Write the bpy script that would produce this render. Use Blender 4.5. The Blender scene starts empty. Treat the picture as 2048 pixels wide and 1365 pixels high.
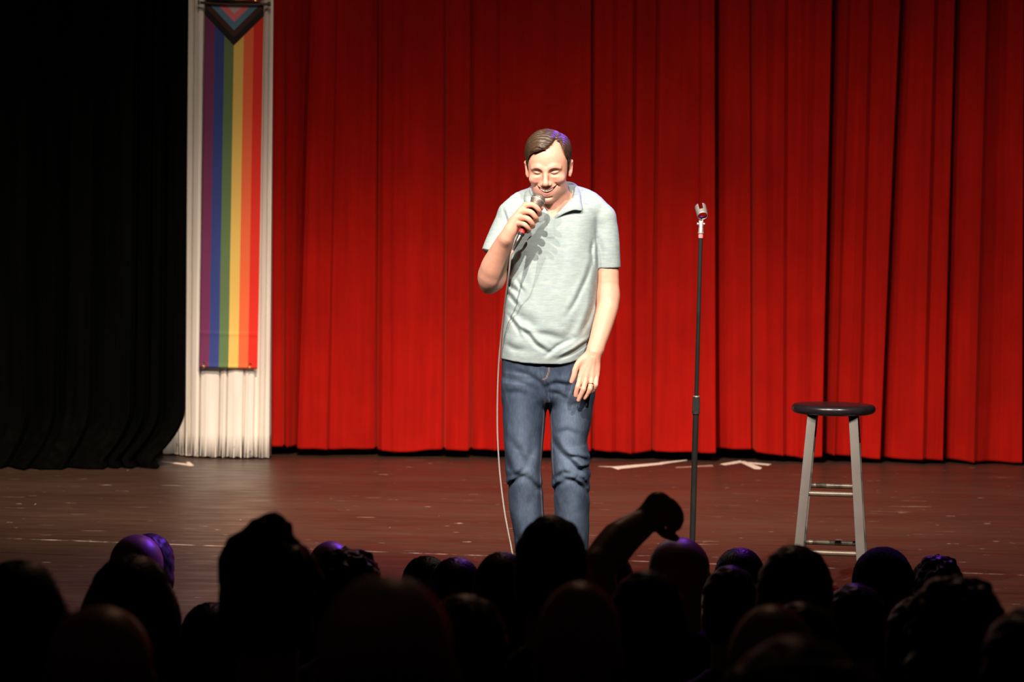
import bpy, bmesh, math, random
import numpy as np
from mathutils import Matrix, Vector
random.seed(7)
np.random.seed(7)
PI = math.pi
SC = bpy.context.scene
COLL = SC.collection

# ------------------------------------------------------------------ camera
W_, H_ = 2048.0, 1365.0
FPX = 5040.0
CAM = Vector((0.0, -9.0, 1.45))
PITCH = math.atan((682.5 - 435.0) / FPX)
ROLL = math.radians(0.8)
CM = Matrix.Rotation(PI / 2 - PITCH, 3, 'X') @ Matrix.Rotation(ROLL, 3, 'Z')
cd = bpy.data.cameras.new('camera')
cd.sensor_width = 36.0
cd.lens = 36.0 * FPX / W_
cd.clip_start = 0.1
cd.clip_end = 100
cd.dof.use_dof = True
cd.dof.focus_distance = 8.95
cd.dof.aperture_fstop = 5.0
cam = bpy.data.objects.new('camera', cd)
COLL.objects.link(cam)
cam.matrix_world = Matrix.Translation(CAM) @ CM.to_4x4()
SC.camera = cam

# ------------------------------------------------------------------ view, world, lights
SC.view_settings.view_transform = 'Standard'
SC.view_settings.look = 'None'
SC.view_settings.gamma = 1.0
SC.view_settings.exposure = 0.0
SC.view_settings.use_curve_mapping = False
world = bpy.data.worlds.new('world')
SC.world = world
world.use_nodes = True
world.node_tree.nodes['Background'].inputs[0].default_value = (0.5, 0.35, 0.3, 1)
world.node_tree.nodes['Background'].inputs[1].default_value = 0.004


def spot(name, loc, target, energy, color, half_deg, blend, radius=0.08, flat=1.0):
    """a profile spotlight; flat < 1 is its shutters closed in from above and below"""
    l = bpy.data.lights.new(name, 'SPOT')
    l.energy = energy
    l.color = color
    l.spot_size = math.radians(half_deg * 2)
    l.spot_blend = blend
    l.shadow_soft_size = radius
    o = bpy.data.objects.new(name, l)
    COLL.objects.link(o)
    o.location = loc
    o.rotation_euler = (Vector(target) - Vector(loc)).to_track_quat('-Z', 'Y').to_euler()
    o.scale = (1.0, flat, 1.0)
    return o


spot('key_spotlight', (-1.5, -6.6, 7.0), (0.40, 0.0, 1.95), 4450, (1.0, 0.87, 0.765), 21.0, 1.0, 0.06)
spot('second_spotlight', (2.6, -6.6, 7.0), (-0.10, 0.0, 1.75), 3500, (1.0, 0.87, 0.765), 21.0, 1.0, 0.06)
spot('third_spotlight', (-4.6, -6.6, 7.0), (0.40, 0.0, 1.80), 2700, (1.0, 0.87, 0.78), 21.0, 1.0, 0.06)
spot('curtain_wash', (-0.4, -1.0, 6.8), (-0.4, 4.1, 0.0), 5300, (1.0, 0.80, 0.62), 34.0, 1.0, 0.15, 0.52)
spot('curtain_fill', (-0.8, -1.0, 6.8), (-0.6, 6.1, 1.6), 420, (1.0, 0.80, 0.62), 30.0, 1.0, 0.15, 0.8)
spot('purple_backlight', (1.6, 4.6, 5.2), (-0.1, -0.9, 0.55), 320, (0.36, 0.07, 1.0), 20.0, 0.6, 0.08, 0.40)
spot('added_warm_spill', (0.5, 3.2, 6.2), (0.2, -3.4, 0.6), 75, (1.0, 0.55, 0.35), 40.0, 1.0, 0.3, 0.4)  # added lamp, stands in for stage light spilling onto the crowd
spot('violet_hair_light', (2.2, 3.0, 4.4), (0.14, 0.0, 1.72), 900, (0.22, 0.06, 1.0), 6.0, 0.6, 0.06)
spot('magenta_downlight', (-1.2, 3.6, 5.4), (-0.9, 1.0, 0.0), 170, (0.75, 0.10, 1.0), 13.0, 0.9, 0.15)


# ------------------------------------------------------------------ pixel helpers for taking measurements
def P(px, py, Y):
    d = CM @ Vector(((px - 1024.0) / FPX, -(py - 682.5) / FPX, -1.0))
    t = (Y - CAM.y) / d.y
    return CAM + d * t


def G(px, py, z=0.0):
    d = CM @ Vector(((px - 1024.0) / FPX, -(py - 682.5) / FPX, -1.0))
    t = (z - CAM.z) / d.z
    return CAM + d * t


def PV(px, py, Y):
    return np.array(P(px, py, Y))


CMN = np.array(CM)
CAMN = np.array(CAM)


def to_px(p):
    q = (p - CAMN) @ CMN
    return 1024.0 + FPX * q[:, 0] / -q[:, 2], 682.5 - FPX * q[:, 1] / -q[:, 2]


# ------------------------------------------------------------------ materials
MATS = {}


class NT:
    def __init__(s, name):
        s.m = bpy.data.materials.new(name)
        s.m.use_nodes = True
        s.t = s.m.node_tree
        s.b = s.t.nodes['Principled BSDF']

    def n(s, typ, **kw):
        nd = s.t.nodes.new(typ)
        for k, v in kw.items():
            if k in nd.inputs:
                nd.inputs[k].default_value = v
            else:
                setattr(nd, k, v)
        return nd

    def l(s, a, b):
        s.t.links.new(a, b)

    def set(s, **kw):
        for k, v in kw.items():
            s.b.inputs[k].default_value = v
        return s

    def coords(s, scale=(1, 1, 1), rot=(0, 0, 0)):
        tc = s.n('ShaderNodeTexCoord')
        mp = s.n('ShaderNodeMapping')
        mp.inputs['Scale'].default_value = scale
        mp.inputs['Rotation'].default_value = rot
        s.l(tc.outputs['Object'], mp.inputs['Vector'])
        return mp.outputs['Vector']

    def noise(s, vec, scale, detail=4.0, rough=0.55, dist=0.0):
        nz = s.n('ShaderNodeTexNoise')
        nz.inputs['Scale'].default_value = scale
        nz.inputs['Detail'].default_value = detail
        nz.inputs['Roughness'].default_value = rough
        nz.inputs['Distortion'].default_value = dist
        s.l(vec, nz.inputs['Vector'])
        return nz.outputs['Fac']

    def ramp(s, fac, stops):
        r = s.n('ShaderNodeValToRGB')
        while len(r.color_ramp.elements) < len(stops):
            r.color_ramp.elements.new(0.5)
        for e, (p_, c_) in zip(r.color_ramp.elements, stops):
            e.position = p_
            e.color = (c_[0], c_[1], c_[2], 1) if not isinstance(c_, (int, float)) else (c_, c_, c_, 1)
        s.l(fac, r.inputs['Fac'])
        return r.outputs['Color']

    def math(s, op, a, b=None, c=None, clamp=False):
        m = s.n('ShaderNodeMath', operation=op)
        m.use_clamp = clamp
        for i, v in enumerate((a, b, c)):
            if v is None:
                continue
            if isinstance(v, (int, float)):
                m.inputs[i].default_value = v
            else:
                s.l(v, m.inputs[i])
        return m.outputs[0]

    def mix(s, fac, a, b, blend='MIX'):
        m = s.n('ShaderNodeMix', data_type='RGBA', blend_type=blend)
        for i, v in ((0, fac), (6, a), (7, b)):
            if isinstance(v, (int, float)):
                m.inputs[i].default_value = v
            elif isinstance(v, tuple):
                m.inputs[i].default_value = (v[0], v[1], v[2], 1)
            else:
                s.l(v, m.inputs[i])
        return m.outputs[2]

    def bump(s, h, strength=0.3, dist=0.01):
        b = s.n('ShaderNodeBump')
        b.inputs['Strength'].default_value = strength
        b.inputs['Distance'].default_value = dist
        s.l(h, b.inputs['Height'])
        s.l(b.outputs['Normal'], s.b.inputs['Normal'])

    def base(s, c):
        if isinstance(c, tuple):
            s.b.inputs['Base Color'].default_value = (c[0], c[1], c[2], 1)
        else:
            s.l(c, s.b.inputs['Base Color'])


def mat_plain(name, col, rough=0.5, metal=0.0, var=0.12, scale=12.0, bump=0.0, bscale=150.0, coat=0.0, sheen=0.0, spec=0.5):
    t = NT(name)
    v = t.coords()
    f = t.noise(v, scale)
    dark = tuple(c * (1 - var) for c in col)
    lite = tuple(min(1, c * (1 + var)) for c in col)
    t.base(t.ramp(f, [(0.3, dark), (0.7, lite)]))
    t.set(Roughness=rough, Metallic=metal)
    t.b.inputs['Coat Weight'].default_value = coat
    t.b.inputs['Sheen Weight'].default_value = sheen
    t.b.inputs['Specular IOR Level'].default_value = spec
    if bump:
        t.bump(t.noise(v, bscale, 3), bump, 0.002)
    MATS[name] = t.m
    return t.m


def mat_attr(name, rough=0.5, bump=0.0, bscale=300.0, sss=0.0, sheen=0.0, tint=None, streak=None, spec=0.5, bstretch=(1, 1, 1)):
    """colour from the mesh attribute Col, with fine procedural variation"""
    t = NT(name)
    a = t.n('ShaderNodeAttribute', attribute_name='Col')
    v = t.coords()
    f = t.noise(v, 60.0, 4)
    c = t.mix(1.0, a.outputs['Color'], t.ramp(f, [(0.25, (0.88, 0.88, 0.88)), (0.75, (1, 1, 1))]), 'MULTIPLY')
    if streak:
        v2 = t.coords(scale=streak)
        f2 = t.noise(v2, 1.0, 5, 0.6)
        c = t.mix(1.0, c, t.ramp(f2, [(0.3, tint[0]), (0.7, tint[1])]), 'MULTIPLY')
    t.base(c)
    t.set(Roughness=rough)
    t.b.inputs['Specular IOR Level'].default_value = spec
    t.b.inputs['Sheen Weight'].default_value = sheen
    if sss:
        t.b.inputs['Subsurface Weight'].default_value = sss
        t.b.inputs['Subsurface Radius'].default_value = (0.012, 0.004, 0.002)
        t.b.inputs['Subsurface Scale'].default_value = 0.6
    if bump:
        vb = t.coords(scale=bstretch)
        t.bump(t.noise(vb, bscale, 3), bump, 0.002)
    MATS[name] = t.m
    return t.m


# ------------------------------------------------------------------ object helpers
def link(name, me, parent=None, mats=None):
    o = bpy.data.objects.new(name, me)
    COLL.objects.link(o)
    if parent is not None:
        o.parent = parent
    for m in (mats or []):
        me.materials.append(m)
    return o


def empty(name, loc=(0, 0, 0), rotz=0.0):
    o = bpy.data.objects.new(name, None)
    o.empty_display_size = 0.1
    COLL.objects.link(o)
    o.location = loc
    o.rotation_euler = (0, 0, rotz)
    return o


def tag(o, label, cat, group=None, kind=None):
    o['label'] = label
    o['category'] = cat
    if group:
        o['group'] = group
    if kind:
        o['kind'] = kind
    return o


def mesh_np(name, V, F, smooth=True):
    me = bpy.data.meshes.new(name)
    V = np.asarray(V, dtype=np.float32)
    F = np.asarray(F, dtype=np.int32)
    k = F.shape[1]
    me.vertices.add(len(V))
    me.vertices.foreach_set('co', V.ravel())
    me.loops.add(len(F) * k)
    me.loops.foreach_set('vertex_index', F.ravel())
    me.polygons.add(len(F))
    me.polygons.foreach_set('loop_start', np.arange(0, len(F) * k, k, dtype=np.int32))
    me.polygons.foreach_set('loop_total', np.full(len(F), k, dtype=np.int32))
    me.update(calc_edges=True)
    me.validate()
    if smooth:
        me.polygons.foreach_set('use_smooth', np.ones(len(me.polygons), dtype=bool))
    return me


def set_col(me, C):
    a = me.color_attributes.new('Col', 'FLOAT_COLOR', 'POINT')
    C4 = np.ones((len(C), 4), dtype=np.float32)
    C4[:, :3] = C
    a.data.foreach_set('color', C4.ravel())


class MB:
    """collects boxes, tubes and lathes into one mesh"""

    def __init__(s):
        s.v = []
        s.f = []

    def add(s, V, F):
        o = len(s.v)
        s.v += [tuple(p) for p in V]
        s.f += [tuple(i + o for i in f) for f in F]
        return s

    def box(s, c, size, M=None):
        hx, hy, hz = size[0] / 2, size[1] / 2, size[2] / 2
        V = [Vector((x, y, z)) for x in (-hx, hx) for y in (-hy, hy) for z in (-hz, hz)]
        if M is not None:
            V = [M @ p for p in V]
        V = [p + Vector(c) for p in V]
        return s.add(V, [(0, 1, 3, 2), (4, 6, 7, 5), (0, 4, 5, 1), (2, 3, 7, 6), (0, 2, 6, 4), (1, 5, 7, 3)])

    def bar(s, a, b, wx, wy, front=(0, -1, 0), wx2=None, wy2=None):
        """square-section bar from a to b, wx across, wy deep"""
        a, b = Vector(a), Vector(b)
        d = (b - a).normalized()
        fr = Vector(front)
        sx = d.cross(fr).normalized()
        sy = sx.cross(d).normalized()
        wx2 = wx2 or wx
        wy2 = wy2 or wy
        V = []
        for p, w1, w2 in ((a, wx, wy), (b, wx2, wy2)):
            for i, j in ((-1, -1), (1, -1), (1, 1), (-1, 1)):
                V.append(p + sx * (i * w1 / 2) + sy * (j * w2 / 2))
        return s.add(V, [(0, 1, 2, 3), (7, 6, 5, 4), (0, 4, 5, 1), (1, 5, 6, 2), (2, 6, 7, 3), (3, 7, 4, 0)])

    def tube(s, pts, r, n=12, cap=True):
        pts = [Vector(p) for p in pts]
        rs = r if isinstance(r, (list, tuple)) else [r] * len(pts)
        V, F = [], []
        up = None
        for i, p in enumerate(pts):
            t = (pts[min(i + 1, len(pts) - 1)] - pts[max(i - 1, 0)]).normalized()
            if up is None:
                up = t.cross(Vector((0.3, 1, 0.2))).normalized()
            up = (up - t * up.dot(t)).normalized()
            w = t.cross(up)
            for k in range(n):
                a = 2 * PI * k / n
                V.append(p + (up * math.cos(a) + w * math.sin(a)) * rs[i])
        for i in range(len(pts) - 1):
            for k in range(n):
                k2 = (k + 1) % n
                F.append((i * n + k, i * n + k2, (i + 1) * n + k2, (i + 1) * n + k))
        if cap:
            F.append(tuple(range(n - 1, -1, -1)))
            F.append(tuple((len(pts) - 1) * n + k for k in range(n)))
        return s.add(V, F)

    def lathe(s, prof, a, b, n=32):
        """prof: list of (t along a->b in metres, radius)"""
        a, b = Vector(a), Vector(b)
        d = (b - a).normalized()
        pts = [a + d * t for t, _ in prof]
        u = d.orthogonal().normalized()
        w = d.cross(u)
        V, F = [], []
        for (t, r), p in zip(prof, pts):
            for k in range(n):
                an = 2 * PI * k / n
                V.append(p + (u * math.cos(an) + w * math.sin(an)) * max(r, 1e-5))
        for i in range(len(prof) - 1):
            for k in range(n):
                k2 = (k + 1) % n
                F.append((i * n + k, i * n + k2, (i + 1) * n + k2, (i + 1) * n + k))
        F.append(tuple(range(n - 1, -1, -1)))
        F.append(tuple((len(prof) - 1) * n + k for k in range(n)))
        return s.add(V, F)

    def build(s, name, mat, parent=None, bevel=0.0, smooth=True, segs=2, angle=35):
        me = bpy.data.meshes.new(name)
        me.from_pydata([tuple(p) for p in s.v], [], s.f)
        bm = bmesh.new()
        bm.from_mesh(me)
        bmesh.ops.recalc_face_normals(bm, faces=bm.faces)
        if bevel:
            es = [e for e in bm.edges if len(e.link_faces) == 2 and e.calc_face_angle(0) > math.radians(30)]
            bmesh.ops.bevel(bm, geom=es, offset=bevel, segments=segs, profile=0.6, affect='EDGES', clamp_overlap=True)
        if smooth:
            for f in bm.faces:
                f.smooth = True
            for e in bm.edges:
                if len(e.link_faces) == 2 and e.calc_face_angle(0) > math.radians(angle):
                    e.smooth = False
        bm.to_mesh(me)
        bm.free()
        return link(name, me, parent, [mat])


# ------------------------------------------------------------------ value noise
def _hash(i, j, k):
    n = (i.astype(np.int64) * 374761393 + j.astype(np.int64) * 668265263 + k.astype(np.int64) * 2147483647) & 0x7fffffff
    n = ((n ^ (n >> 13)) * 1274126177) & 0x7fffffff
    return ((n ^ (n >> 16)) & 0xffff) / 65535.0


def vnoise(p):
    f0 = np.floor(p).astype(np.int64)
    t = p - f0
    t = t * t * (3 - 2 * t)
    r = 0
    for a in (0, 1):
        for b in (0, 1):
            for c in (0, 1):
                w = (t[:, 0] if a else 1 - t[:, 0]) * (t[:, 1] if b else 1 - t[:, 1]) * (t[:, 2] if c else 1 - t[:, 2])
                r = r + w * _hash(f0[:, 0] + a, f0[:, 1] + b, f0[:, 2] + c)
    return r * 2 - 1


# ------------------------------------------------------------------ implicit surfaces
def smin(a, b, k):
    if k <= 0:
        return np.minimum(a, b)
    h = np.maximum(k - np.abs(a - b), 0) / k
    return np.minimum(a, b) - h * h * k * 0.25


def smax(a, b, k):
    return -smin(-a, -b, k)


class Prim:
    def __init__(s, fn, c=None, r=None):
        s.fn, s.c, s.r = fn, (None if c is None else np.asarray(c, float)), r

    def ev(s, p, bc=None, br=None):
        return s.fn(p)

    def far(s, bc, br, k):
        if s.c is None or bc is None:
            return False
        return np.linalg.norm(s.c - bc) - s.r > 2.0 * br + k


def ell(c, r, R=None):
    c = np.asarray(c, float)
    r = np.asarray(r, float)

    def fn(p):
        q = p - c
        if R is not None:
            q = q @ R
        k0 = np.sqrt(((q / r) ** 2).sum(1)) + 1e-9
        k1 = np.sqrt(((q / (r * r)) ** 2).sum(1)) + 1e-9
        return k0 * (k0 - 1) / k1
    return Prim(fn, c, float(r.max()))


def catm(P_, u):
    """Catmull-Rom point"""
    n = len(P_)
    i = min(int(u), n - 2)
    t_ = u - i
    p0, p1, p2, p3 = P_[max(i - 1, 0)], P_[i], P_[i + 1], P_[min(i + 2, n - 1)]
    return .5 * ((2 * p1) + (-p0 + p2) * t_ + (2 * p0 - 5 * p1 + 4 * p2 - p3) * t_ ** 2 + (-p0 + 3 * p1 - 3 * p2 + p3) * t_ ** 3)


def chain(pts, rs, ck=0.0):
    pts = [np.asarray(p, float) for p in pts]
    if len(pts) > 2:
        sub = 4 if len(pts) < 6 else 3
        P2, R2 = [], []
        for i in range((len(pts) - 1) * sub + 1):
            u = i / sub
            P2.append(catm(pts, u))
            R2.append(float(np.interp(u, range(len(rs)), rs)))
        pts, rs = P2, R2
    c = sum(pts) / len(pts)
    rad = max(np.linalg.norm(p - c) + r for p, r in zip(pts, rs))

    def fn(p):
        d = None
        for i in range(len(pts) - 1):
            a, b = pts[i], pts[i + 1]
            ab = b - a
            t = np.clip(((p - a) @ ab) / (ab @ ab), 0, 1)
            q = p - a - t[:, None] * ab
            di = np.sqrt((q * q).sum(1)) - (rs[i] + (rs[i + 1] - rs[i]) * t)
            d = di if d is None else (smin(d, di, ck) if ck else np.minimum(d, di))
        return d
    return Prim(fn, c, rad)


def cubic(xs, ys, xq):
    """monotone-ish smooth interpolation (Catmull-Rom on uneven knots)"""
    xs = np.asarray(xs, float)
    ys = np.asarray(ys, float)
    m = np.gradient(ys, xs)
    i = np.clip(np.searchsorted(xs, xq) - 1, 0, len(xs) - 2)
    h = xs[i + 1] - xs[i]
    t = np.clip((xq - xs[i]) / h, 0, 1)
    return ((2 * t ** 3 - 3 * t ** 2 + 1) * ys[i] + (t ** 3 - 2 * t ** 2 + t) * h * m[i]
            + (-2 * t ** 3 + 3 * t ** 2) * ys[i + 1] + (t ** 3 - t ** 2) * h * m[i + 1])


def loft_px(rows, yc_default=0.0, power=2.0, capk=0.01):
    """rows: (py, pxL, pxR, y_front, y_back): horizontal sections measured off the picture at the figure's own depth"""
    rows = sorted(rows, key=lambda r: -r[0])
    z, cx, hx, cy, hy = [], [], [], [], []
    for py, l, r, yf, yb in rows:
        ym = (yf + yb) / 2
        a, b = P(l, py, ym), P(r, py, ym)
        z.append((a.z + b.z) / 2)
        cx.append((a.x + b.x) / 2)
        hx.append((b.x - a.x) / 2)
        cy.append(ym)
        hy.append((yb - yf) / 2)
    zq = np.linspace(z[0], z[-1], 300)
    tab = [cubic(z, a, zq) for a in (cx, hx, cy, hy)]
    z0, z1 = z[0], z[-1]

    def fn(p):
        zz = p[:, 2]
        X, A, Yc, B = [np.interp(zz, zq, t) for t in tab]
        qx, qy = (p[:, 0] - X), (p[:, 1] - Yc)
        e = power
        k0 = ((np.abs(qx) / A) ** e + (np.abs(qy) / B) ** e) ** (1 / e) + 1e-9
        rr = np.sqrt(qx * qx + qy * qy) + 1e-9
        d = rr * (1 - 1 / k0)
        # scale towards true distance
        d = d * np.clip(np.minimum(A, B) / (rr / k0 + 1e-9) * 0.35 + 0.65, 0.5, 1)
        return smax(smax(d, z0 - zz, capk), zz - z1, capk)
    c = np.array([np.mean(cx), np.mean(cy), (z0 + z1) / 2])
    rad = max(np.linalg.norm([x - c[0] + (h if x > c[0] else -h), b + abs(y - c[1]), zz - c[2]]) for x, h, y, b, zz in zip(cx, hx, cy, hy, z))
    return Prim(fn, c, rad + 0.02)


class Group:
    """ordered list of (op, prim, k); M: local->world 4x4 (rigid, optional uniform scale)"""

    def __init__(s, items=None, M=None, c=None, r=None, disp=None):
        s.items = items or []
        s.M = M
        if M is not None:
            s.R = np.array(M.to_3x3())
            s.t = np.array(M.to_translation())
            s.sc = float(np.cbrt(np.linalg.det(s.R)))
            s.Ri = np.linalg.inv(s.R)
        s.c, s.r = (None if c is None else np.asarray(c, float)), r
        s.disp = disp

    def add(s, op, prim, k=0.0):
        s.items.append((op, prim, k))
        return s

    def far(s, bc, br, k):
        if s.c is None or bc is None:
            return False
        return np.linalg.norm(s.c - bc) - s.r > 2.0 * br + k

    def ev(s, p, bc=None, br=None):
        sc = 1.0
        if s.M is not None:
            p = (p - s.t) @ s.Ri.T
            sc = s.sc
            if bc is not None:
                bc = (bc - s.t) @ s.Ri.T
                br = br / sc
        d = None
        for op, pr, k in s.items:
            if op in '+-' and bc is not None and pr.far(bc, br, k):
                continue
            v = pr.ev(p, bc, br)
            if op == '+':
                d = v if d is None else smin(d, v, k)
            elif d is None:
                continue
            elif op == '-':
                d = smax(d, -v, k)
            elif op == '&':
                d = smax(d, v, k)
        if d is None:
            return np.full(len(p), 1.0)
        if s.disp is not None:
            d = d - s.disp(p)
        return d * sc


def sdf_mesh(name, g, lo, hi, vox, margin=0.012, B=14):
    lo = np.asarray(lo, float)
    hi = np.asarray(hi, float)
    nb = np.ceil((hi - lo) / (vox * B)).astype(int)
    bs = vox * B
    br = bs * 0.5 * math.sqrt(3)
    ii = np.stack(np.meshgrid(*[np.arange(n) for n in nb], indexing='ij'), -1).reshape(-1, 3)
    cen = lo + (ii + 0.5) * bs
    dc = np.concatenate([g.ev(cen[i:i + 20000]) for i in range(0, len(cen), 20000)])
    act = ii[np.abs(dc) < br * 1.25 + margin]
    lin = np.arange(B + 1)
    loc = np.stack(np.meshgrid(lin, lin, lin, indexing='ij'), -1).reshape(-1, 3)
    N = nb * B + 2
    S = np.array([N[1] * N[2], N[2], 1], dtype=np.int64)
    cells, verts, quads = [], [], []
    axes = ((1, 0, 0), (0, 1, 0), (0, 0, 1))
    for b in act:
        base = b * B
        bc = lo + (base + B / 2) * vox
        pts = lo + (base + loc) * vox
        d = g.ev(pts, bc, br).reshape(B + 1, B + 1, B + 1)
        sg = d < 0
        if sg.all() or not sg.any():
            continue
        cnt = np.zeros((B, B, B))
        acc = np.zeros((B, B, B, 3))
        for ax in range(3):
            sl0 = [slice(None)] * 3
            sl1 = [slice(None)] * 3
            sl0[ax] = slice(0, B)
            sl1[ax] = slice(1, B + 1)
            d0, d1 = d[tuple(sl0)], d[tuple(sl1)]
            cr = (d0 < 0) != (d1 < 0)
            if not cr.any():
                continue
            with np.errstate(divide='ignore', invalid='ignore'):
                t = np.where(cr, d0 / (d0 - d1), 0)
            o1, o2 = [a for a in range(3) if a != ax]
            for e1 in (0, 1):
                for e2 in (0, 1):
                    s_ = [slice(None)] * 3
                    s_[o1] = slice(e1, B + e1)
                    s_[o2] = slice(e2, B + e2)
                    c_ = cr[tuple(s_)]
                    cnt += c_
                    acc[..., ax] += np.where(c_, t[tuple(s_)], 0)
                    acc[..., o1] += c_ * e1
                    acc[..., o2] += c_ * e2
            # quads for edges owned by this block
            s_ = [slice(0, B)] * 3
            co = cr[tuple(s_)] if ax != 0 else cr[:, :B, :B]
            if ax == 1:
                co = cr[:B, :, :B]
            if ax == 2:
                co = cr[:B, :B, :]
            e = np.argwhere(co)
            if len(e):
                neg = d0[e[:, 0], e[:, 1], e[:, 2]] < 0
                ge = (e + base)
                u = np.zeros(3, int)
                v = np.zeros(3, int)
                u[(ax + 1) % 3] = 1
                v[(ax + 2) % 3] = 1
                q = np.stack([(ge - u - v) @ S, (ge - v) @ S, ge @ S, (ge - u) @ S], 1)
                q[~neg] = q[~neg][:, ::-1]
                ok = (ge - u - v).min(1) >= 0
                quads.append(q[ok])
        m = cnt > 0
        idx = np.argwhere(m)
        vp = acc[m] / cnt[m][:, None]
        verts.append(lo + (base + idx + vp) * vox)
        cells.append((idx + base) @ S)
    cells = np.concatenate(cells)
    verts = np.concatenate(verts)
    quads = np.concatenate(quads)
    order = np.argsort(cells)
    cells, verts = cells[order], verts[order]
    q = np.searchsorted(cells, quads)
    q = np.clip(q, 0, len(cells) - 1)
    good = (cells[q] == quads).all(1)
    q = q[good]
    me = mesh_np(name, verts, q)
    return me, verts


def sstep(a, b, x):
    t = np.clip((x - a) / (b - a), 0, 1)
    return t * t * (3 - 2 * t)


def polyline_dist(px, pz, pts):
    """distance and signed side to a 2-d polyline, plus parameter 0..1 along it"""
    best = np.full(len(px), 1e9)
    sgn = np.zeros(len(px))
    par = np.zeros(len(px))
    n = len(pts) - 1
    for i in range(n):
        ax, az = pts[i]
        bx, bz = pts[i + 1]
        ux, uz = bx - ax, bz - az
        L2 = ux * ux + uz * uz
        t = np.clip(((px - ax) * ux + (pz - az) * uz) / L2, 0, 1)
        dx, dz = px - ax - t * ux, pz - az - t * uz
        dd = np.sqrt(dx * dx + dz * dz)
        c = (ux * dz - uz * dx) / math.sqrt(L2)
        m = dd < best
        best = np.where(m, dd, best)
        sgn = np.where(m, c, sgn)
        par = np.where(m, (i + t) / n, par)
    return best, sgn, par


def fold_disp(folds, depth_y):
    """creases: (pixel polyline, width m, amplitude m, ridge factor, ridge side); only on the front of the cloth"""
    fs = []
    for pl, w, a, rf, side in folds:
        pts = []
        for q in pl:
            wp = P(q[0], q[1], depth_y)
            pts.append((wp.x, wp.z))
        xs = [q[0] for q in pts]
        zs = [q[1] for q in pts]
        fs.append((pts, w, a, rf, side, min(xs), max(xs), min(zs), max(zs)))

    def fn(p, yc=0.0):
        out = np.zeros(len(p))
        front = sstep(yc + 0.03, yc - 0.04, p[:, 1])
        if front.max() <= 0:
            return out
        for pts, w, a, rf, side, x0, x1, z0, z1 in fs:
            m = 5 * w
            if p[:, 0].max() < x0 - m or p[:, 0].min() > x1 + m or p[:, 2].max() < z0 - m or p[:, 2].min() > z1 + m:
                continue
            d, s, t = polyline_dist(p[:, 0], p[:, 2], pts)
            # s is >0 to the left of the direction of travel
            fade = np.sqrt(np.clip(np.sin(np.pi * np.clip(t, 0.03, 0.97)), 0, 1))
            far = np.sqrt(np.maximum(d * d - s * s, 0))
            cut = np.exp(-(far / (1.5 * w)) ** 2)
            out += fade * cut * (-a * np.exp(-(s / w) ** 2) + rf * a * np.exp(-((s * side - 2.0 * w) / (1.3 * w)) ** 2))
        return out * front
    return fn

# ================================================================== THE SETTING
Y_CURT = 6.15          # hanging plane of the red curtain (15.15 m from the camera)
STAGE_FRONT = -0.40


def mat_stage():
    t = NT('painted_stage_boards')
    v = t.coords()
    big = t.noise(t.coords(scale=(0.5, 1.6, 1)), 1.2, 5, 0.6)
    streaks = t.noise(t.coords(scale=(1.2, 9.0, 1)), 2.6, 8, 0.7)
    base = t.ramp(streaks, [(0.30, (0.022, 0.0102, 0.0068)), (0.55, (0.039, 0.0185, 0.012)), (0.80, (0.072, 0.036, 0.024))])
    base = t.mix(t.ramp(big, [(0.35, 0.0), (0.75, 0.6)]), base, (0.068, 0.038, 0.026))
    # board joints running across the stage
    sep = t.n('ShaderNodeSeparateXYZ')
    t.l(v, sep.inputs[0])
    wob = t.math('MULTIPLY', t.noise(v, 0.7, 3), 0.02)
    yy = t.math('ADD', t.math('ADD', sep.outputs['Y'], t.math('MULTIPLY', sep.outputs['X'], 0.19)), wob)
    fr = t.math('FRACT', t.math('MULTIPLY', yy, 0.82))
    line = t.math('LESS_THAN', fr, 0.012)
    patch = t.noise(t.coords(scale=(1.5, 3, 1)), 2.0, 4, 0.7)
    line = t.math('MULTIPLY', line, t.ramp(patch, [(0.42, 0.0), (0.60, 1.0)]))
    base = t.mix(line, base, (0.010, 0.007, 0.006))
    # the worn pale joint in front of the performer
    d = t.math('ABSOLUTE', t.math('SUBTRACT', t.math('ADD', sep.outputs['Y'], t.math('MULTIPLY', sep.outputs['X'], 0.165)), 1.72))
    worn = t.math('LESS_THAN', d, 0.012)
    worn = t.math('MULTIPLY', worn, t.ramp(t.noise(t.coords(scale=(3, 2, 1)), 3.0, 6, 0.75), [(0.44, 0.0), (0.62, 0.85)]))
    base = t.mix(worn, base, (0.50, 0.38, 0.30))
    # scuffs: short pale dashes mostly across, a few at other angles
    for sc, rot, th, c in (((2.2, 34, 1), 0.03, 0.752, (0.36, 0.28, 0.23)), ((7, 30, 1), -0.12, 0.757, (0.50, 0.40, 0.34)),
                           ((30, 5, 1), 0.6, 0.80, (0.40, 0.33, 0.28)), ((46, 46, 1), 0.0, 0.84, (0.55, 0.48, 0.42))):
        nz = t.noise(t.coords(scale=sc, rot=(0, 0, rot)), 1.0, 3, 0.6)
        base = t.mix(t.ramp(nz, [(th - 0.055, 0.0), (th - 0.03, 0.85)]), base, c)
    t.base(base)
    r = t.ramp(t.noise(t.coords(scale=(1, 5, 1)), 3.0, 5, 0.6), [(0.3, 0.30), (0.7, 0.50)])
    t.l(r, t.b.inputs['Roughness'])
    t.b.inputs['Specular IOR Level'].default_value = 0.35
    t.bump(t.noise(t.coords(scale=(1, 3, 1)), 22, 4), 0.12, 0.002)
    return t.m


M_STAGE = mat_stage()
M_BLACKPAINT = mat_plain('black_paint', (0.006, 0.006, 0.006), 0.8, spec=0.2)
M_HOUSE = mat_plain('house_carpet', (0.012, 0.008, 0.008), 0.95, bump=0.3, bscale=400, spec=0.1)

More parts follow.
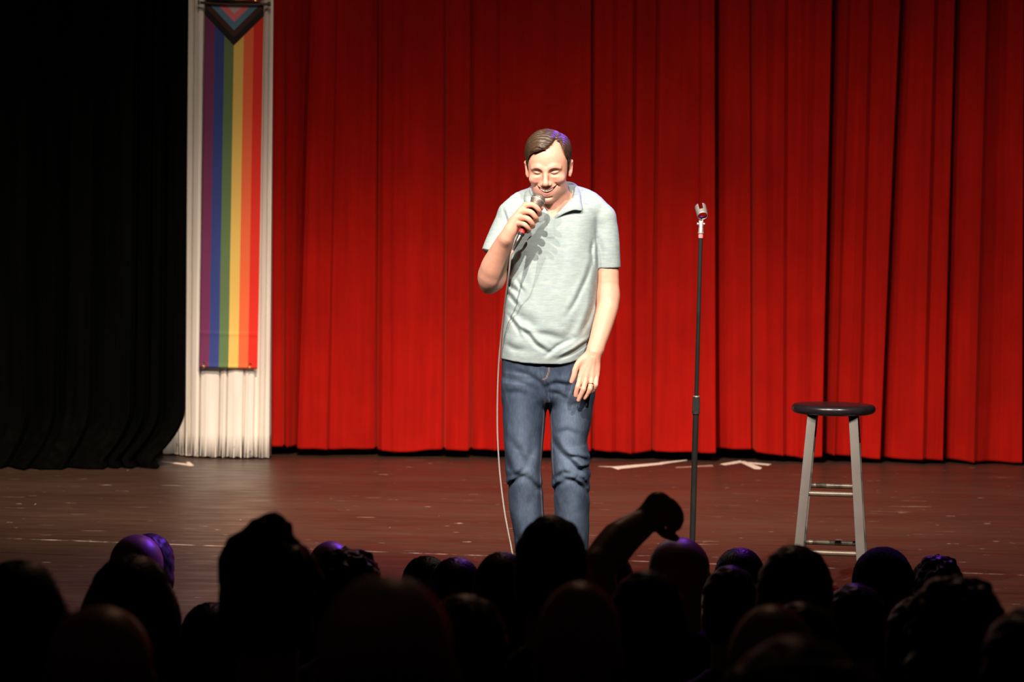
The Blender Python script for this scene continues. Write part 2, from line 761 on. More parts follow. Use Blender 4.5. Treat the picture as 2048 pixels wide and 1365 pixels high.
# stage deck with its own front face
b = MB()
b.box((0.9, (STAGE_FRONT + 9.0) / 2, -0.06), (16.0, 9.0 - STAGE_FRONT, 0.12))
stage = b.build('stage_floor', M_STAGE)
stage['kind'] = 'structure'
b = MB()
b.box((0.9, STAGE_FRONT + 0.05, -0.54), (16.0, 0.06, 0.84))
o = b.build('trim_1', M_BLACKPAINT)
o['kind'] = 'structure'
b = MB()
b.box((0.9, 8.9, 2.6), (16.0, 0.2, 5.2))
o = b.build('wall_back', M_BLACKPAINT)
o['kind'] = 'structure'


# added unseen panel over the hall: it keeps the front lights off the audience
b = MB()
b.box((0.9, -5.6, 5.905 - 0.75), (16.0, 0.05, 1.5))
o = b.build('light_block_panel', M_BLACKPAINT)
o['kind'] = 'structure'


def house_z(y):
    """the raked floor of the auditorium"""
    return -0.895 + (-0.9 - y) * 0.125


b = MB()
ya, yb = -11.0, STAGE_FRONT + 0.02
V = [(-7.1, ya, house_z(ya)), (8.9, ya, house_z(ya)), (8.9, yb, house_z(yb)), (-7.1, yb, house_z(yb))]
V2 = [(x, y, z - 0.1) for x, y, z in V]
b.add(V + V2, [(0, 1, 2, 3), (7, 6, 5, 4), (0, 4, 5, 1), (1, 5, 6, 2), (2, 6, 7, 3), (3, 7, 4, 0)])
o = b.build('floor', M_HOUSE)
o['kind'] = 'structure'


# ------------------------------------------------------------------ cloth sheets hung from profiles
def smooth1(a, n):
    k = np.exp(-np.linspace(-2, 2, 2 * n + 1) ** 2)
    k /= k.sum()
    return np.convolve(np.pad(a, n, mode='edge'), k, mode='valid')


def hung_sheet(name, keys, Y, z0fn, z1, mat, parent=None, cols=1100, rows=46, smooth=2, amp=1.0, thick=0.006, flare=None, noise_amp=0.004):
    """keys: (px at the top of the picture, px at the hem, depth cm towards the audience)"""
    keys = [k for k in keys]
    kt = np.array([P(k[0], 0, Y).x for k in keys])
    kb = np.array([P(k[1], 905, Y).x for k in keys])
    zt, zb = P(1024, 0, Y).z, P(1024, 905, Y).z
    kd = np.array([k[2] for k in keys]) * 0.01 * amp
    # parameter: position along the hem, with every key kept as a sample
    u = np.unique(np.concatenate([np.linspace(0, len(keys) - 1, cols), np.arange(len(keys))]))
    ik = np.arange(len(keys))
    xb, xt, dd = np.interp(u, ik, kb), np.interp(u, ik, kt), np.interp(u, ik, kd)
    dd = smooth1(dd, smooth)
    xb, xt = smooth1(xb, smooth), smooth1(xt, smooth)
    zz = np.linspace(0, 1, rows) ** 1.6
    V = np.zeros((rows, len(u), 3))
    for r, s in enumerate(zz):
        zlow = z0fn(xb)
        z = zlow + (z1 - zlow) * s
        tt = (z - zb) / (zt - zb)
        x = xb + (xt - xb) * tt
        pn = np.stack([x * 9.0, np.full_like(x, 3.3), z * 0.7], 1)
        pn2 = np.stack([x * 26.0, np.full_like(x, 7.3), z * 1.5], 1)
        low = np.exp(-(z - zlow) / 0.35)
        y = Y - dd * (0.85 + 0.25 * low) - vnoise(pn) * noise_amp * 1.6 - vnoise(pn2) * noise_amp * (0.35 + 1.3 * low)
        if flare is not None:
            x, y, z = flare(x, y, z, zlow)
        V[r, :, 0], V[r, :, 1], V[r, :, 2] = x, y, z
    n = len(u)
    idx = np.arange(rows * n).reshape(rows, n)
    F = np.stack([idx[:-1, :-1], idx[:-1, 1:], idx[1:, 1:], idx[1:, :-1]], -1).reshape(-1, 4)
    me = mesh_np(name, V.reshape(-1, 3), F)
    o = link(name, me, parent, [mat])
    md = o.modifiers.new('cloth', 'SOLIDIFY')
    md.thickness = thick
    md.offset = -1
    return o


def mat_velvet():
    t = NT('red_velvet')
    v = t.coords()
    a = t.noise(t.coords(scale=(26, 26, 0.9)), 1.0, 5, 0.6)
    c = t.ramp(a, [(0.25, (0.285, 0.0038, 0.0012)), (0.75, (0.385, 0.0060, 0.0022))])
    blot = t.noise(t.coords(scale=(1, 1, 0.8)), 3.5, 4, 0.6)
    c = t.mix(1.0, c, t.ramp(blot, [(0.30, (0.80, 0.75, 0.75)), (0.70, (1, 1, 1))]), 'MULTIPLY')
    # a few rubbed pale flecks
    fl = t.noise(t.coords(scale=(9, 9, 5)), 1.3, 2, 0.5)
    c = t.mix(t.ramp(fl, [(0.80, 0.0), (0.83, 0.35)]), c, (0.65, 0.22, 0.16))
    t.base(c)
    t.set(Roughness=0.9)
    t.b.inputs['Specular IOR Level'].default_value = 0.1
    t.b.inputs['Sheen Weight'].default_value = 0.35
    t.b.inputs['Sheen Roughness'].default_value = 0.4
    t.b.inputs['Sheen Tint'].default_value = (1.0, 0.06, 0.03, 1)
    t.bump(t.noise(v, 260, 3), 0.25, 0.002)
    return t.m


M_VELVET = mat_velvet()
RED_KEYS = [
    (541, 541, 0), (548, 546, 3.5), (564, 561, 3), (567, 566, 2.4), (569, 569, -2.5), (574, 571, 2), (584, 576, 3), (600, 584, 0), (614, 589, -4), (621, 593, -5.5),
    (624, 596, 4), (634, 606, 5), (655, 632, 4.4), (673, 655, 5.2), (677, 660, 3.2), (700, 684, 1.6), (730, 715, 1.2), (754, 748, -1.0), (758, 753, -5),
    (761, 756, 2.5), (769, 765, 4.5), (784, 780, 4.8), (792, 788, 3.4), (830, 828, 4.2), (860, 858, 2.6), (888, 884, 1.2), (892, 888, -2.5), (896, 892, 3.2), (915, 911, 4.4),
    (940, 937, 4.8), (944, 941, -4.5), (949, 946, -0.5), (970, 968, 1.2), (991, 990, 3.4), (1000, 999, 2.0), (1030, 1030, 0.2), (1052, 1052, 1.8), (1090, 1090, 2.8), (1140, 1138, 2.4), (1181, 1180, 4.6),
    (1185, 1184, -4), (1190, 1189, -0.5), (1224, 1222, 2.6), (1236, 1233, 0.8), (1264, 1261, 3.6), (1274, 1270, 1.2), (1300, 1292, 0.4), (1312, 1301, 0.2), (1315, 1304, -2.2),
    (1321, 1310, 2.4), (1360, 1352, 3.0), (1396, 1392, 3.4), (1402, 1398, 5.4), (1427, 1429, 7.0), (1430, 1432, -7), (1440, 1442, -7), (1456, 1458, -4.5), (1480, 1482, -3.0),
    (1500, 1503, -2.4), (1505, 1508, -6.5), (1509, 1512, 1.0), (1530, 1531, 2.6), (1548, 1546, 1.6), (1567, 1563, 4.4), (1576, 1572, 2.2), (1600, 1590, 2.2), (1613, 1603, 5.4), (1630, 1618, 4.4),
    (1661, 1640, 6.2), (1664, 1643, -8), (1674, 1652, -7), (1684, 1658, -2.5), (1694, 1667, 1.6), (1702, 1674, 0), (1722, 1697, -0.5), (1735, 1712, 3.4), (1745, 1722, 1.4), (1770, 1740, 2.6),
    (1798, 1758, 3.2), (1802, 1761, -8), (1813, 1770, -7), (1826, 1783, -1.5), (1845, 1812, 1.2), (1866, 1842, 3.8), (1876, 1852, 1.2), (1895, 1870, 1.6), (1908, 1884, 2.4), (1912, 1888, -8),
    (1922, 1898, -7), (1936, 1912, -3), (1955, 1932, 0.4), (1970, 1944, 4.0), (1980, 1954, 1.0), (2004, 1982, -2), (2020, 2004, -3), (2034, 2024, 1.0), (2046, 2042, 2.5), (2052, 2049, -7), (2070, 2068, -4),
    (2100, 2098, 3), (2150, 2150, 4), (2154, 2154, -5), (2200, 2200, 2), (2260, 2260, 4), (2264, 2264, -6), (2330, 2330, 3), (2400, 2400, 0)]
hx = np.array([P(x, 915, Y_CURT).x for x in (500, 541, 590, 600, 660, 750, 790, 830, 860, 1200, 1262, 1300, 1430, 1436, 1505, 1512, 1600, 1640, 1645, 1700, 1760, 1880, 1945, 2040, 2400)])
hpy = [904, 904, 907, 908, 910, 911, 915, 915, 911, 914, 919, 915, 916, 913, 913, 917, 927, 924, 921, 925, 930, 932, 936, 938, 944]
hz = np.array([P(x, p_, Y_CURT - 0.04).z for x, p_ in zip((500, 541, 590, 600, 660, 750, 790, 830, 860, 1200, 1262, 1300, 1430, 1436, 1505, 1512, 1600, 1640, 1645, 1700, 1760, 1880, 1945, 2040, 2400), hpy)])
HEM_BASE = 0.012 - hz.min()


def red_hem(x):
    return np.interp(x, hx, hz) * 1.0 + max(0.0, HEM_BASE) + 0.0015 * np.sin(x * 31)


cur = hung_sheet('stage_curtain', RED_KEYS, Y_CURT, red_hem, 4.6, M_VELVET, cols=1500, rows=40, smooth=2, amp=1.55)
tag(cur, 'tall red velvet curtain closed across the back of the stage', 'curtain')

# ------------------------------------------------------------------ white fluted column behind the banner
t = NT('chipped_white_paint')
v = t.coords()
c = t.ramp(t.noise(t.coords(scale=(30, 30, 2)), 1.0, 4), [(0.2, (0.70, 0.64, 0.57)), (0.8, (0.86, 0.80, 0.72))])
sep = t.n('ShaderNodeSeparateXYZ')
t.l(v, sep.inputs[0])
chip = t.math('ADD', t.noise(t.coords(scale=(24, 24, 14)), 1.0, 5, 0.7), t.math('MULTIPLY', t.math('MULTIPLY', sep.outputs['Z'], -1.0, clamp=False), 0.6))
c = t.mix(t.ramp(chip, [(0.60, 0.0), (0.64, 0.9)]), c, (0.10, 0.07, 0.055))
t.base(c)
t.set(Roughness=0.75)
M_WHITE = t.m
COL_KEYS = [(300, 318, -13), (330, 338, -13), (335, 342, -13), (344, 349, -11.5), (346, 351, -13.5), (350, 353, -9.5), (362, 362, -8), (364, 364.5, -10.5), (368, 367, -6.5), (374, 371, -4), (384, 376, -3), (386, 378, -5.5),
            (389, 381, -2.2), (400, 391, -0.4), (407, 396, -0.6), (409, 398, -4), (411, 400, -0.6), (422, 411, 0.6), (444, 432, 0.6), (450, 435.5, -0.4), (452, 437, -2.8), (454, 439, 0.0), (461, 446, 1.0), (466, 450, 0.2),
            (468, 452, -2.2), (470, 454, 0.6), (484, 468, 1.5), (500, 483, 0.8), (503, 486, -1.8), (505, 488.5, 0.4), (512, 496, 0.9), (519, 505, 0.4), (521, 508, -1.6), (526, 513, -1.8), (528, 515.5, -3.2), (530, 518, -0.6), (535, 525, 0.6), (537, 527.5, -0.4),
            (538, 529, -2.4), (540, 531, -0.8), (541.5, 534, -0.8), (542.5, 537, -2.0), (543, 538, -8), (543.2, 538.4, -12)]


def col_hem(x):
    return 0.006 + 0.010 * np.abs(vnoise(np.stack([x * 60, x * 0, x * 0], 1)))


col = hung_sheet('fluted_column', COL_KEYS, 5.86, col_hem, 4.6, M_WHITE, cols=520, rows=10, smooth=1, thick=0.02, noise_amp=0.0005, amp=1.05)
tag(col, 'cream white fluted column with a chipped foot, behind the rainbow banner', 'column', kind='thing')

# ------------------------------------------------------------------ black leg curtain at the left
t = NT('black_velvet')
t.base(t.ramp(t.noise(t.coords(scale=(20, 20, 1.2)), 1.0, 4), [(0.3, (0.0008, 0.0009, 0.0008)), (0.7, (0.0020, 0.0022, 0.0018))]))
t.set(Roughness=0.95)
t.b.inputs['Specular IOR Level'].default_value = 0.01
t.b.inputs['Sheen Weight'].default_value = 0.0
t.bump(t.noise(t.coords(), 240, 3), 0.2, 0.002)
M_BVELVET = t.m
BLK = [(-420, -420, 0)]
xk = -400
dk = [2, 5, -5, 1, 4, 6, -6, 0, 3, -4]
kk = 0
for tp, bt, d_ in [(-330, -330, 5), (-326, -326, -6), (-250, -250, 4), (-180, -180, 6), (-176, -176, -5), (-100, -100, 3), (-60, -62, 6), (-56, -58, -5), (0, -4, 3), (58, 56, 6), (64, 61, -6), (96, 84, 1), (118, 106, 5), (124, 110, -6),
                   (150, 132, 2), (172, 158, 4), (192, 178, 6.5), (198, 182, -5), (220, 206, 1), (246, 232, 5), (268, 262, 7), (276, 264, -6), (282, 270, 1), (296, 288, 6), (304, 293, -4), (310, 302, 3), (324, 318, 6), (330, 322, -4), (338, 334, 2),
                   (352, 350, 5), (366, 366, 6), (374, 368, 3), (375.5, 369, -4)]:
    BLK.append((tp, bt, d_))


def blk_flare(x, y, z, zlow):
    """the cloth is too long: near the floor it sweeps to the left and spreads forward over the boards"""
    h = np.clip(1 - z / 0.33, 0, 1)
    wave = vnoise(np.stack([x * 5.0, x * 0 + 2.1, x * 0], 1))
    edge = sstep(-2.6, -1.9, x)
    y = y - (h ** 2.2) * (0.16 + 0.08 * wave) * (1.0 - 0.45 * edge) * 1.6
    x = x - (h ** 1.8) * (0.09 + 0.12 * edge)
    toe = np.clip(1 - z / 0.05, 0, 1)
    x = x + toe ** 1.2 * edge * 0.10
    return x, y, z


blk = hung_sheet('wing_curtain', BLK, 5.38, lambda x: 0.010 + 0 * x, 4.6, M_BVELVET, cols=700, rows=64, smooth=3, flare=blk_flare, amp=1.0, noise_amp=0.006)
tag(blk, 'long black curtain hanging at the side and bunched on the stage floor', 'curtain')

# ------------------------------------------------------------------ rainbow banner
def stripe_mat(name, flip=False):
    t = NT(name)
    v = t.coords()
    sep = t.n('ShaderNodeSeparateXYZ')
    t.l(v, sep.inputs[0])
    U, Z = sep.outputs['X'], sep.outputs['Z']     # the banner's own frame: x -0.18..0.18, z 0 at the top hem, down negative
    cols = [(0.185, 0.032, 0.110), (0.040, 0.062, 0.260), (0.130, 0.210, 0.085), (0.86, 0.56, 0.13), (0.92, 0.155, 0.052), (0.80, 0.030, 0.016)]
    r = t.n('ShaderNodeValToRGB')
    r.color_ramp.interpolation = 'CONSTANT'
    while len(r.color_ramp.elements) < 6:
        r.color_ramp.elements.new(0.9)
    for i, c_ in enumerate(cols):
        r.color_ramp.elements[i].position = i / 6.0
        r.color_ramp.elements[i].color = (*c_, 1)
    t.l(t.math('ADD', t.math('MULTIPLY', U, 1 / BW), 0.5), r.inputs['Fac'])
    col = r.outputs['Color']
    if not flip:
        # chevron bands hanging from the top hem: value = apex distance
        q = t.math('ADD', t.math('MULTIPLY', Z, -1.0), t.math('MULTIPLY', t.math('ABSOLUTE', U), 1.02))
        for lim, c_ in ((0.240, (0.010, 0.008, 0.008)), (0.192, (0.060, 0.022, 0.016)), (0.150, (0.100, 0.230, 0.330)), (0.102, (0.80, 0.170, 0.200)), (0.055, (0.56, 0.42, 0.40))):
            col = t.mix(t.math('LESS_THAN', q, lim), col, c_)
    weave = t.noise(t.coords(scale=(1, 1, 1)), 420, 2)
    col = t.mix(1.0, col, t.ramp(weave, [(0.2, (0.86, 0.86, 0.86)), (0.8, (1, 1, 1))]), 'MULTIPLY')
    t.base(col)
    t.set(Roughness=0.7)
    t.b.inputs['Specular IOR Level'].default_value = 0.25
    return t.m


YB = 5.822
tl, tr, bl, br_ = P(411, 9, YB), P(527, 9, YB), P(398, 737, YB), P(515.5, 740, YB)
BW = (tr.x - tl.x + br_.x - bl.x) / 2


def banner(name, TL, TR, BL, BR, mat, parent, nx=60, nz=220, wav=1.0):
    cx = (TL.x + TR.x) / 2
    L = TL.z - BL.z
    V = np.zeros((nz, nx, 3))
    for i in range(nz):
        s = i / (nz - 1)
        a = TL.lerp(BL, s)
        b_ = TR.lerp(BR, s)
        for j in range(nx):
            u = j / (nx - 1)
            uu = (u - 0.5) * BW
            y = 0.006 * math.sin(u * 7 + s * 3) * wav * s + 0.004 * math.sin(s * 23 + u * 2.0) * s
            for sz_ in (0.905, 0.995):
                y -= 0.004 * math.exp(-((s - sz_) / 0.0035) ** 2)
            V[i, j] = (uu, y, -s * L)
    F = np.arange(nz * nx).reshape(nz, nx)
    F = np.stack([F[:-1, :-1], F[1:, :-1], F[1:, 1:], F[:-1, 1:]], -1).reshape(-1, 4)
    me = mesh_np(name, V.reshape(-1, 3), F)
    o = link(name, me, parent, [mat])
    md = o.modifiers.new('cloth', 'SOLIDIFY')
    md.thickness = 0.003
    return o, L


fl = empty('rainbow_banner', ((tl.x + tr.x) / 2, YB, (tl.z + tr.z) / 2))
# the strip hangs a little off plumb
lean = math.atan2(((tl.x + tr.x) - (bl.x + br_.x)) / 2, tl.z - bl.z)
fl.rotation_euler = (0, lean, 0)
tag(fl, 'long rainbow banner with a chevron of black, brown, blue and pink at its top', 'banner', 'rainbow banners on the column')
M_BRASS = mat_plain('brass', (0.75, 0.48, 0.16), 0.3, 1.0)
M_DARKWOOD = mat_plain('dark_rod', (0.03, 0.012, 0.01), 0.35)
bo, BL_ = banner('striped_cloth', tl, tr, bl, br_, stripe_mat('rainbow_chevron_cloth'), fl)
b = MB()
b.tube([(-0.200, -0.012, 0.006), (-0.1, -0.014, 0.000), (0, -0.014, -0.002), (0.1, -0.014, 0.0), (0.205, -0.012, 0.006)], 0.0085, 12)
for sx in (-1, 1):
    b.tube([(sx * 0.2 - 0.004, -0.012, 0.006), (sx * 0.2 + 0.012 * sx, -0.012, 0.006)], 0.014, 12)
b.build('rod', M_DARKWOOD, fl)
for gx in (-0.143, 0.128):
    b = MB()
    z0 = -BL_ + 0.022
    b.tube([(gx + 0.010 * math.cos(a_), -0.008, z0 + 0.013 * math.sin(a_)) for a_ in np.linspace(0.3, 5.2, 14)], 0.0028, 8)
    b.tube([(gx + 0.010, -0.009, z0 - 0.010), (gx - 0.004, -0.010, z0 - 0.022)], 0.003, 8)
    b.build('clip', M_BRASS, fl)
# the banner above, of which only the foot shows
up = empty('rainbow_banner', ((tl.x + tr.x) / 2 + 0.002, YB - 0.016, tl.z + 0.026 + 1.2))
tag(up, 'foot of a second rainbow banner hanging above the dark rod', 'banner', 'rainbow banners on the column')
a0 = Vector((0, 0, 0))
uo, _ = banner('striped_cloth', Vector((-BW / 2, 0, 1.2)), Vector((BW / 2, 0, 1.2)), Vector((-BW / 2, 0, 0)), Vector((BW / 2, 0, 0)), stripe_mat('rainbow_cloth', True), up, 30, 40)
for gx in (0.128,):
    b = MB()
    b.tube([(gx + 0.010 * math.cos(a_), -0.008, -1.19 + 0.013 * math.sin(a_)) for a_ in np.linspace(0.3, 5.2, 14)], 0.0028, 8)
    b.build('clip', M_BRASS, up)

# ------------------------------------------------------------------ tape marks on the boards
M_TAPE = mat_plain('white_tape', (0.66, 0.56, 0.48), 0.7, var=0.25, scale=40)
M_TAPE2 = mat_plain('brown_worn_tape', (0.30, 0.17, 0.12), 0.75, var=0.3, scale=40)


def tape(polys, label, mat, name='tape_mark'):
    b = MB()
    for k, pl in enumerate(polys):
        pts = [G(x, y, 0.0) for x, y in pl]
        n = len(pts)
        zt = 0.0012 + 0.0004 * k
        b.add([(q.x, q.y, zt) for q in pts] + [(q.x, q.y, 0.0002) for q in pts],
              [tuple(range(n))] + [tuple(range(2 * n - 1, n - 1, -1))] + [(i, i + n, (i + 1) % n + n, (i + 1) % n) for i in range(n)])
    o = b.build(name, mat, smooth=False)
    tag(o, label, 'tape mark', 'tape marks by the curtain')
    return o


tape([[(1196, 933.5), (1222, 935), (1236, 940), (1244, 938), (1326, 929.5), (1324, 926), (1228, 934)], [(1310, 929), (1326, 929), (1345, 926), (1374, 922), (1374, 920.5), (1322, 925.5)]],
     'long pale tape arrow on the boards between the performer and microphone stand', M_TAPE)
tape([[(1351, 936.6), (1427, 933.2), (1424, 930.6), (1352, 935.2)]], 'thin brownish tape strip on the boards behind the microphone stand', M_TAPE2)
tape([[(1440, 929), (1450, 931.5), (1487, 925.5), (1481, 922), (1468, 924)], [(1478, 924.5), (1489, 923.5), (1524, 936.5), (1521, 939), (1508, 938.5)], [(1490, 927), (1498, 925.5), (1543, 929.5), (1537, 931.6)]],
     'pale forked tape mark on the boards between microphone stand and stool', M_TAPE)
tape([[(322, 924), (334, 924.5), (382, 929), (379, 932.5)], [(372, 925), (379, 925), (388, 932), (379, 933)]], 'white tape arrow at the foot of the black curtain', M_TAPE)

# ================================================================== THE PERFORMER
# ------------------------------------------------------------------ head, in its own frame: x to the viewer's right, -y out of the face, z up
def arr(*a):
    return np.array(a, float)


HC = PV(1097.5, 339, -0.050)
HM = (Matrix.Translation(Vector(HC)) @ Matrix.Rotation(math.radians(-8), 4, 'Z') @ Matrix.Rotation(math.radians(-2.0), 4, 'Y')
      @ Matrix.Rotation(math.radians(15), 4, 'X'))


def mouth_curves(x):
    q = (x / 0.0385) ** 2
    zt = -0.0515 + 0.0168 * q ** 0.9
    zb = -0.0635 + 0.0280 * q ** 0.85
    ys = -0.0955 + 0.030 * q
    return zt, zb, ys


def mouth_cut(p):
    zt, zb, ys = mouth_curves(np.clip(p[:, 0] - .001, -0.040, 0.040))
    d = np.maximum(p[:, 2] - zt, zb - p[:, 2])
    d = np.maximum(d, np.abs(p[:, 0] - .001) - 0.0375)
    return np.maximum(d, p[:, 1] - (ys + 0.012)) * 0.8


def head_group():
    h = Group(M=HM, c=HC, r=0.155)
    A = h.add
    A('+', ell((0, .012, .048), (.0735, .093, .083)))
    A('+', ell((0, -.026, .030), (.0640, .064, .066)), .02)
    A('+', ell((0, -.030, -.012), (.0655, .060, .066)), .02)
    A('+', ell((0, -.038, -.058), (.0545, .050, .046)), .022)
    A('+', ell((0, -.074, -.090), (.022, .019, .016)), .022)
    for s in (-1, 1):
        A('+', ell((s * .046, -.005, -.062), (.016, .030, .020)), .022)
    # brow, sockets, lids
    A('+', chain([arr(-.046, -.073, .022), arr(-.028, -.0845, .0285), arr(-.010, -.0865, .022)], [.006, .0085, .006]), .012)
    A('+', chain([arr(.046, -.073, .022), arr(.028, -.0845, .0285), arr(.010, -.0865, .022)], [.006, .0085, .006]), .012)
    for s in (-1, 1):
        A('-', ell((s * .030, -.100, .0095), (.0175, .0165, .0095)), .010)
        A('+', ell((s * .030, -.0755, .0075), (.0145, .0115, .0085)), .004)
        # fold above the lid and lash crease
        A('-', chain([arr(s * .014, -.0865, .0085), arr(s * .026, -.0885, .0165), arr(s * .043, -.082, .0150)], [.0014, .0020, .0012]), .005)
        A('-', chain([arr(s * .0175, -.0850, .0040), arr(s * .030, -.0875, -.0006), arr(s * .0425, -.0815, .0045)], [.0008, .0015, .0008]), .003)
        # pouch under the eye, smiling cheek
        A('+', ell((s * .031, -.0800, -.0075), (.014, .009, .0055)), .008)
        A('+', ell((s * .0410, -.0640, -.0190), (.0225, .0215, .0170)), .014)
    # muzzle
    A('+', ell((0, -.0700, -.0590), (.034, .0270, .026)), .016)
    # nose
    A('+', chain([arr(0, -.084, .020), arr(0, -.0985, -.006), arr(0, -.1080, -.0250)], [.0070, .0078, .0115]), .010)
    for s in (-1, 1):
        A('+', ell((s * .0125, -.0965, -.0300), (.0085, .0105, .0075)), .005)
        A('-', ell((s * .0065, -.1035, -.0385), (.0034, .0045, .0035)), .003)
        # folds from nose to mouth corners and beyond
        A('-', chain([arr(s * .0190, -.0945, -.0240), arr(s * .0290, -.0890, -.0300), arr(s * .0385, -.0790, -.0365), arr(s * .0430, -.0700, -.0450)], [.0014, .0024, .0026, .0008]), .006)
    A('-', mouth_cutp, .002)
    # lips
    xs = np.linspace(-.0365, .0365, 9)
    up = [arr(x + .001, mouth_curves(x)[2] + .0010, mouth_curves(x)[0] + .0014) for x in xs]
    lo = [arr(x + .001, mouth_curves(x)[2] + .0005, mouth_curves(x)[1] - .0022) for x in xs]
    A('+', chain(up, [.0006, .0010, .0013, .0015, .0015, .0015, .0013, .0010, .0006]), .003)
    A('+', chain(lo, [.0008, .0015, .0028, .0038, .0042, .0038, .0028, .0015, .0008]), .003)
    A('-', chain([arr(-.016, -.089, -.0790), arr(0, -.0925, -.0810), arr(.016, -.089, -.0790)], [.0008, .0022, .0008]), .007)
    # ears
    for s in (-1, 1):
        Re = np.array((Matrix.Rotation(s * math.radians(22), 3, 'Z') @ Matrix.Rotation(s * math.radians(13), 3, 'Y') @ Matrix.Rotation(math.radians(-8), 3, 'X')))
        A('+', ell((s * .0780, .006, .002), (.0070, .0170, .0315), Re), .006)
        A('-', ell((s * .0845, -.003, .006), (.0050, .0100, .0180), Re), .004)
        A('+', chain([arr(s * .0765, -.004, -.012), arr(s * .0745, -.006, -.022)], [.0045, .0045]), .005)
    return h


mouth_cutp = Prim(mouth_cut, (0, -.09, -.055), .04)
HEAD = head_group()

# ------------------------------------------------------------------ microphone axis (the hand closes round it)
MT = PV(1075.5, 401.5, -0.188)      # ball centre
MBt = PV(1043.5, 466, -0.232)     # butt
MD = (MBt - MT) / np.linalg.norm(MBt - MT)


def axis_y(px):
    t = (px - 1075.5) / (1043.5 - 1075.5)
    return -0.188 + t * (-0.232 + 0.188)


# ------------------------------------------------------------------ arms and hands
# his right arm (viewer's left), bent up to the microphone
r_sh = PV(1024, 432, .005)
r_el = PV(984, 556, -.060)
r_wr = PV(1015, 474, -.196)
# the other arm, hanging
l_sh = PV(1203, 436, .005)
l_el = PV(1215, 590, -.010)
l_wr = PV(1190, 700, -.130)


def finger(pts, rs):
    return chain(pts, rs)


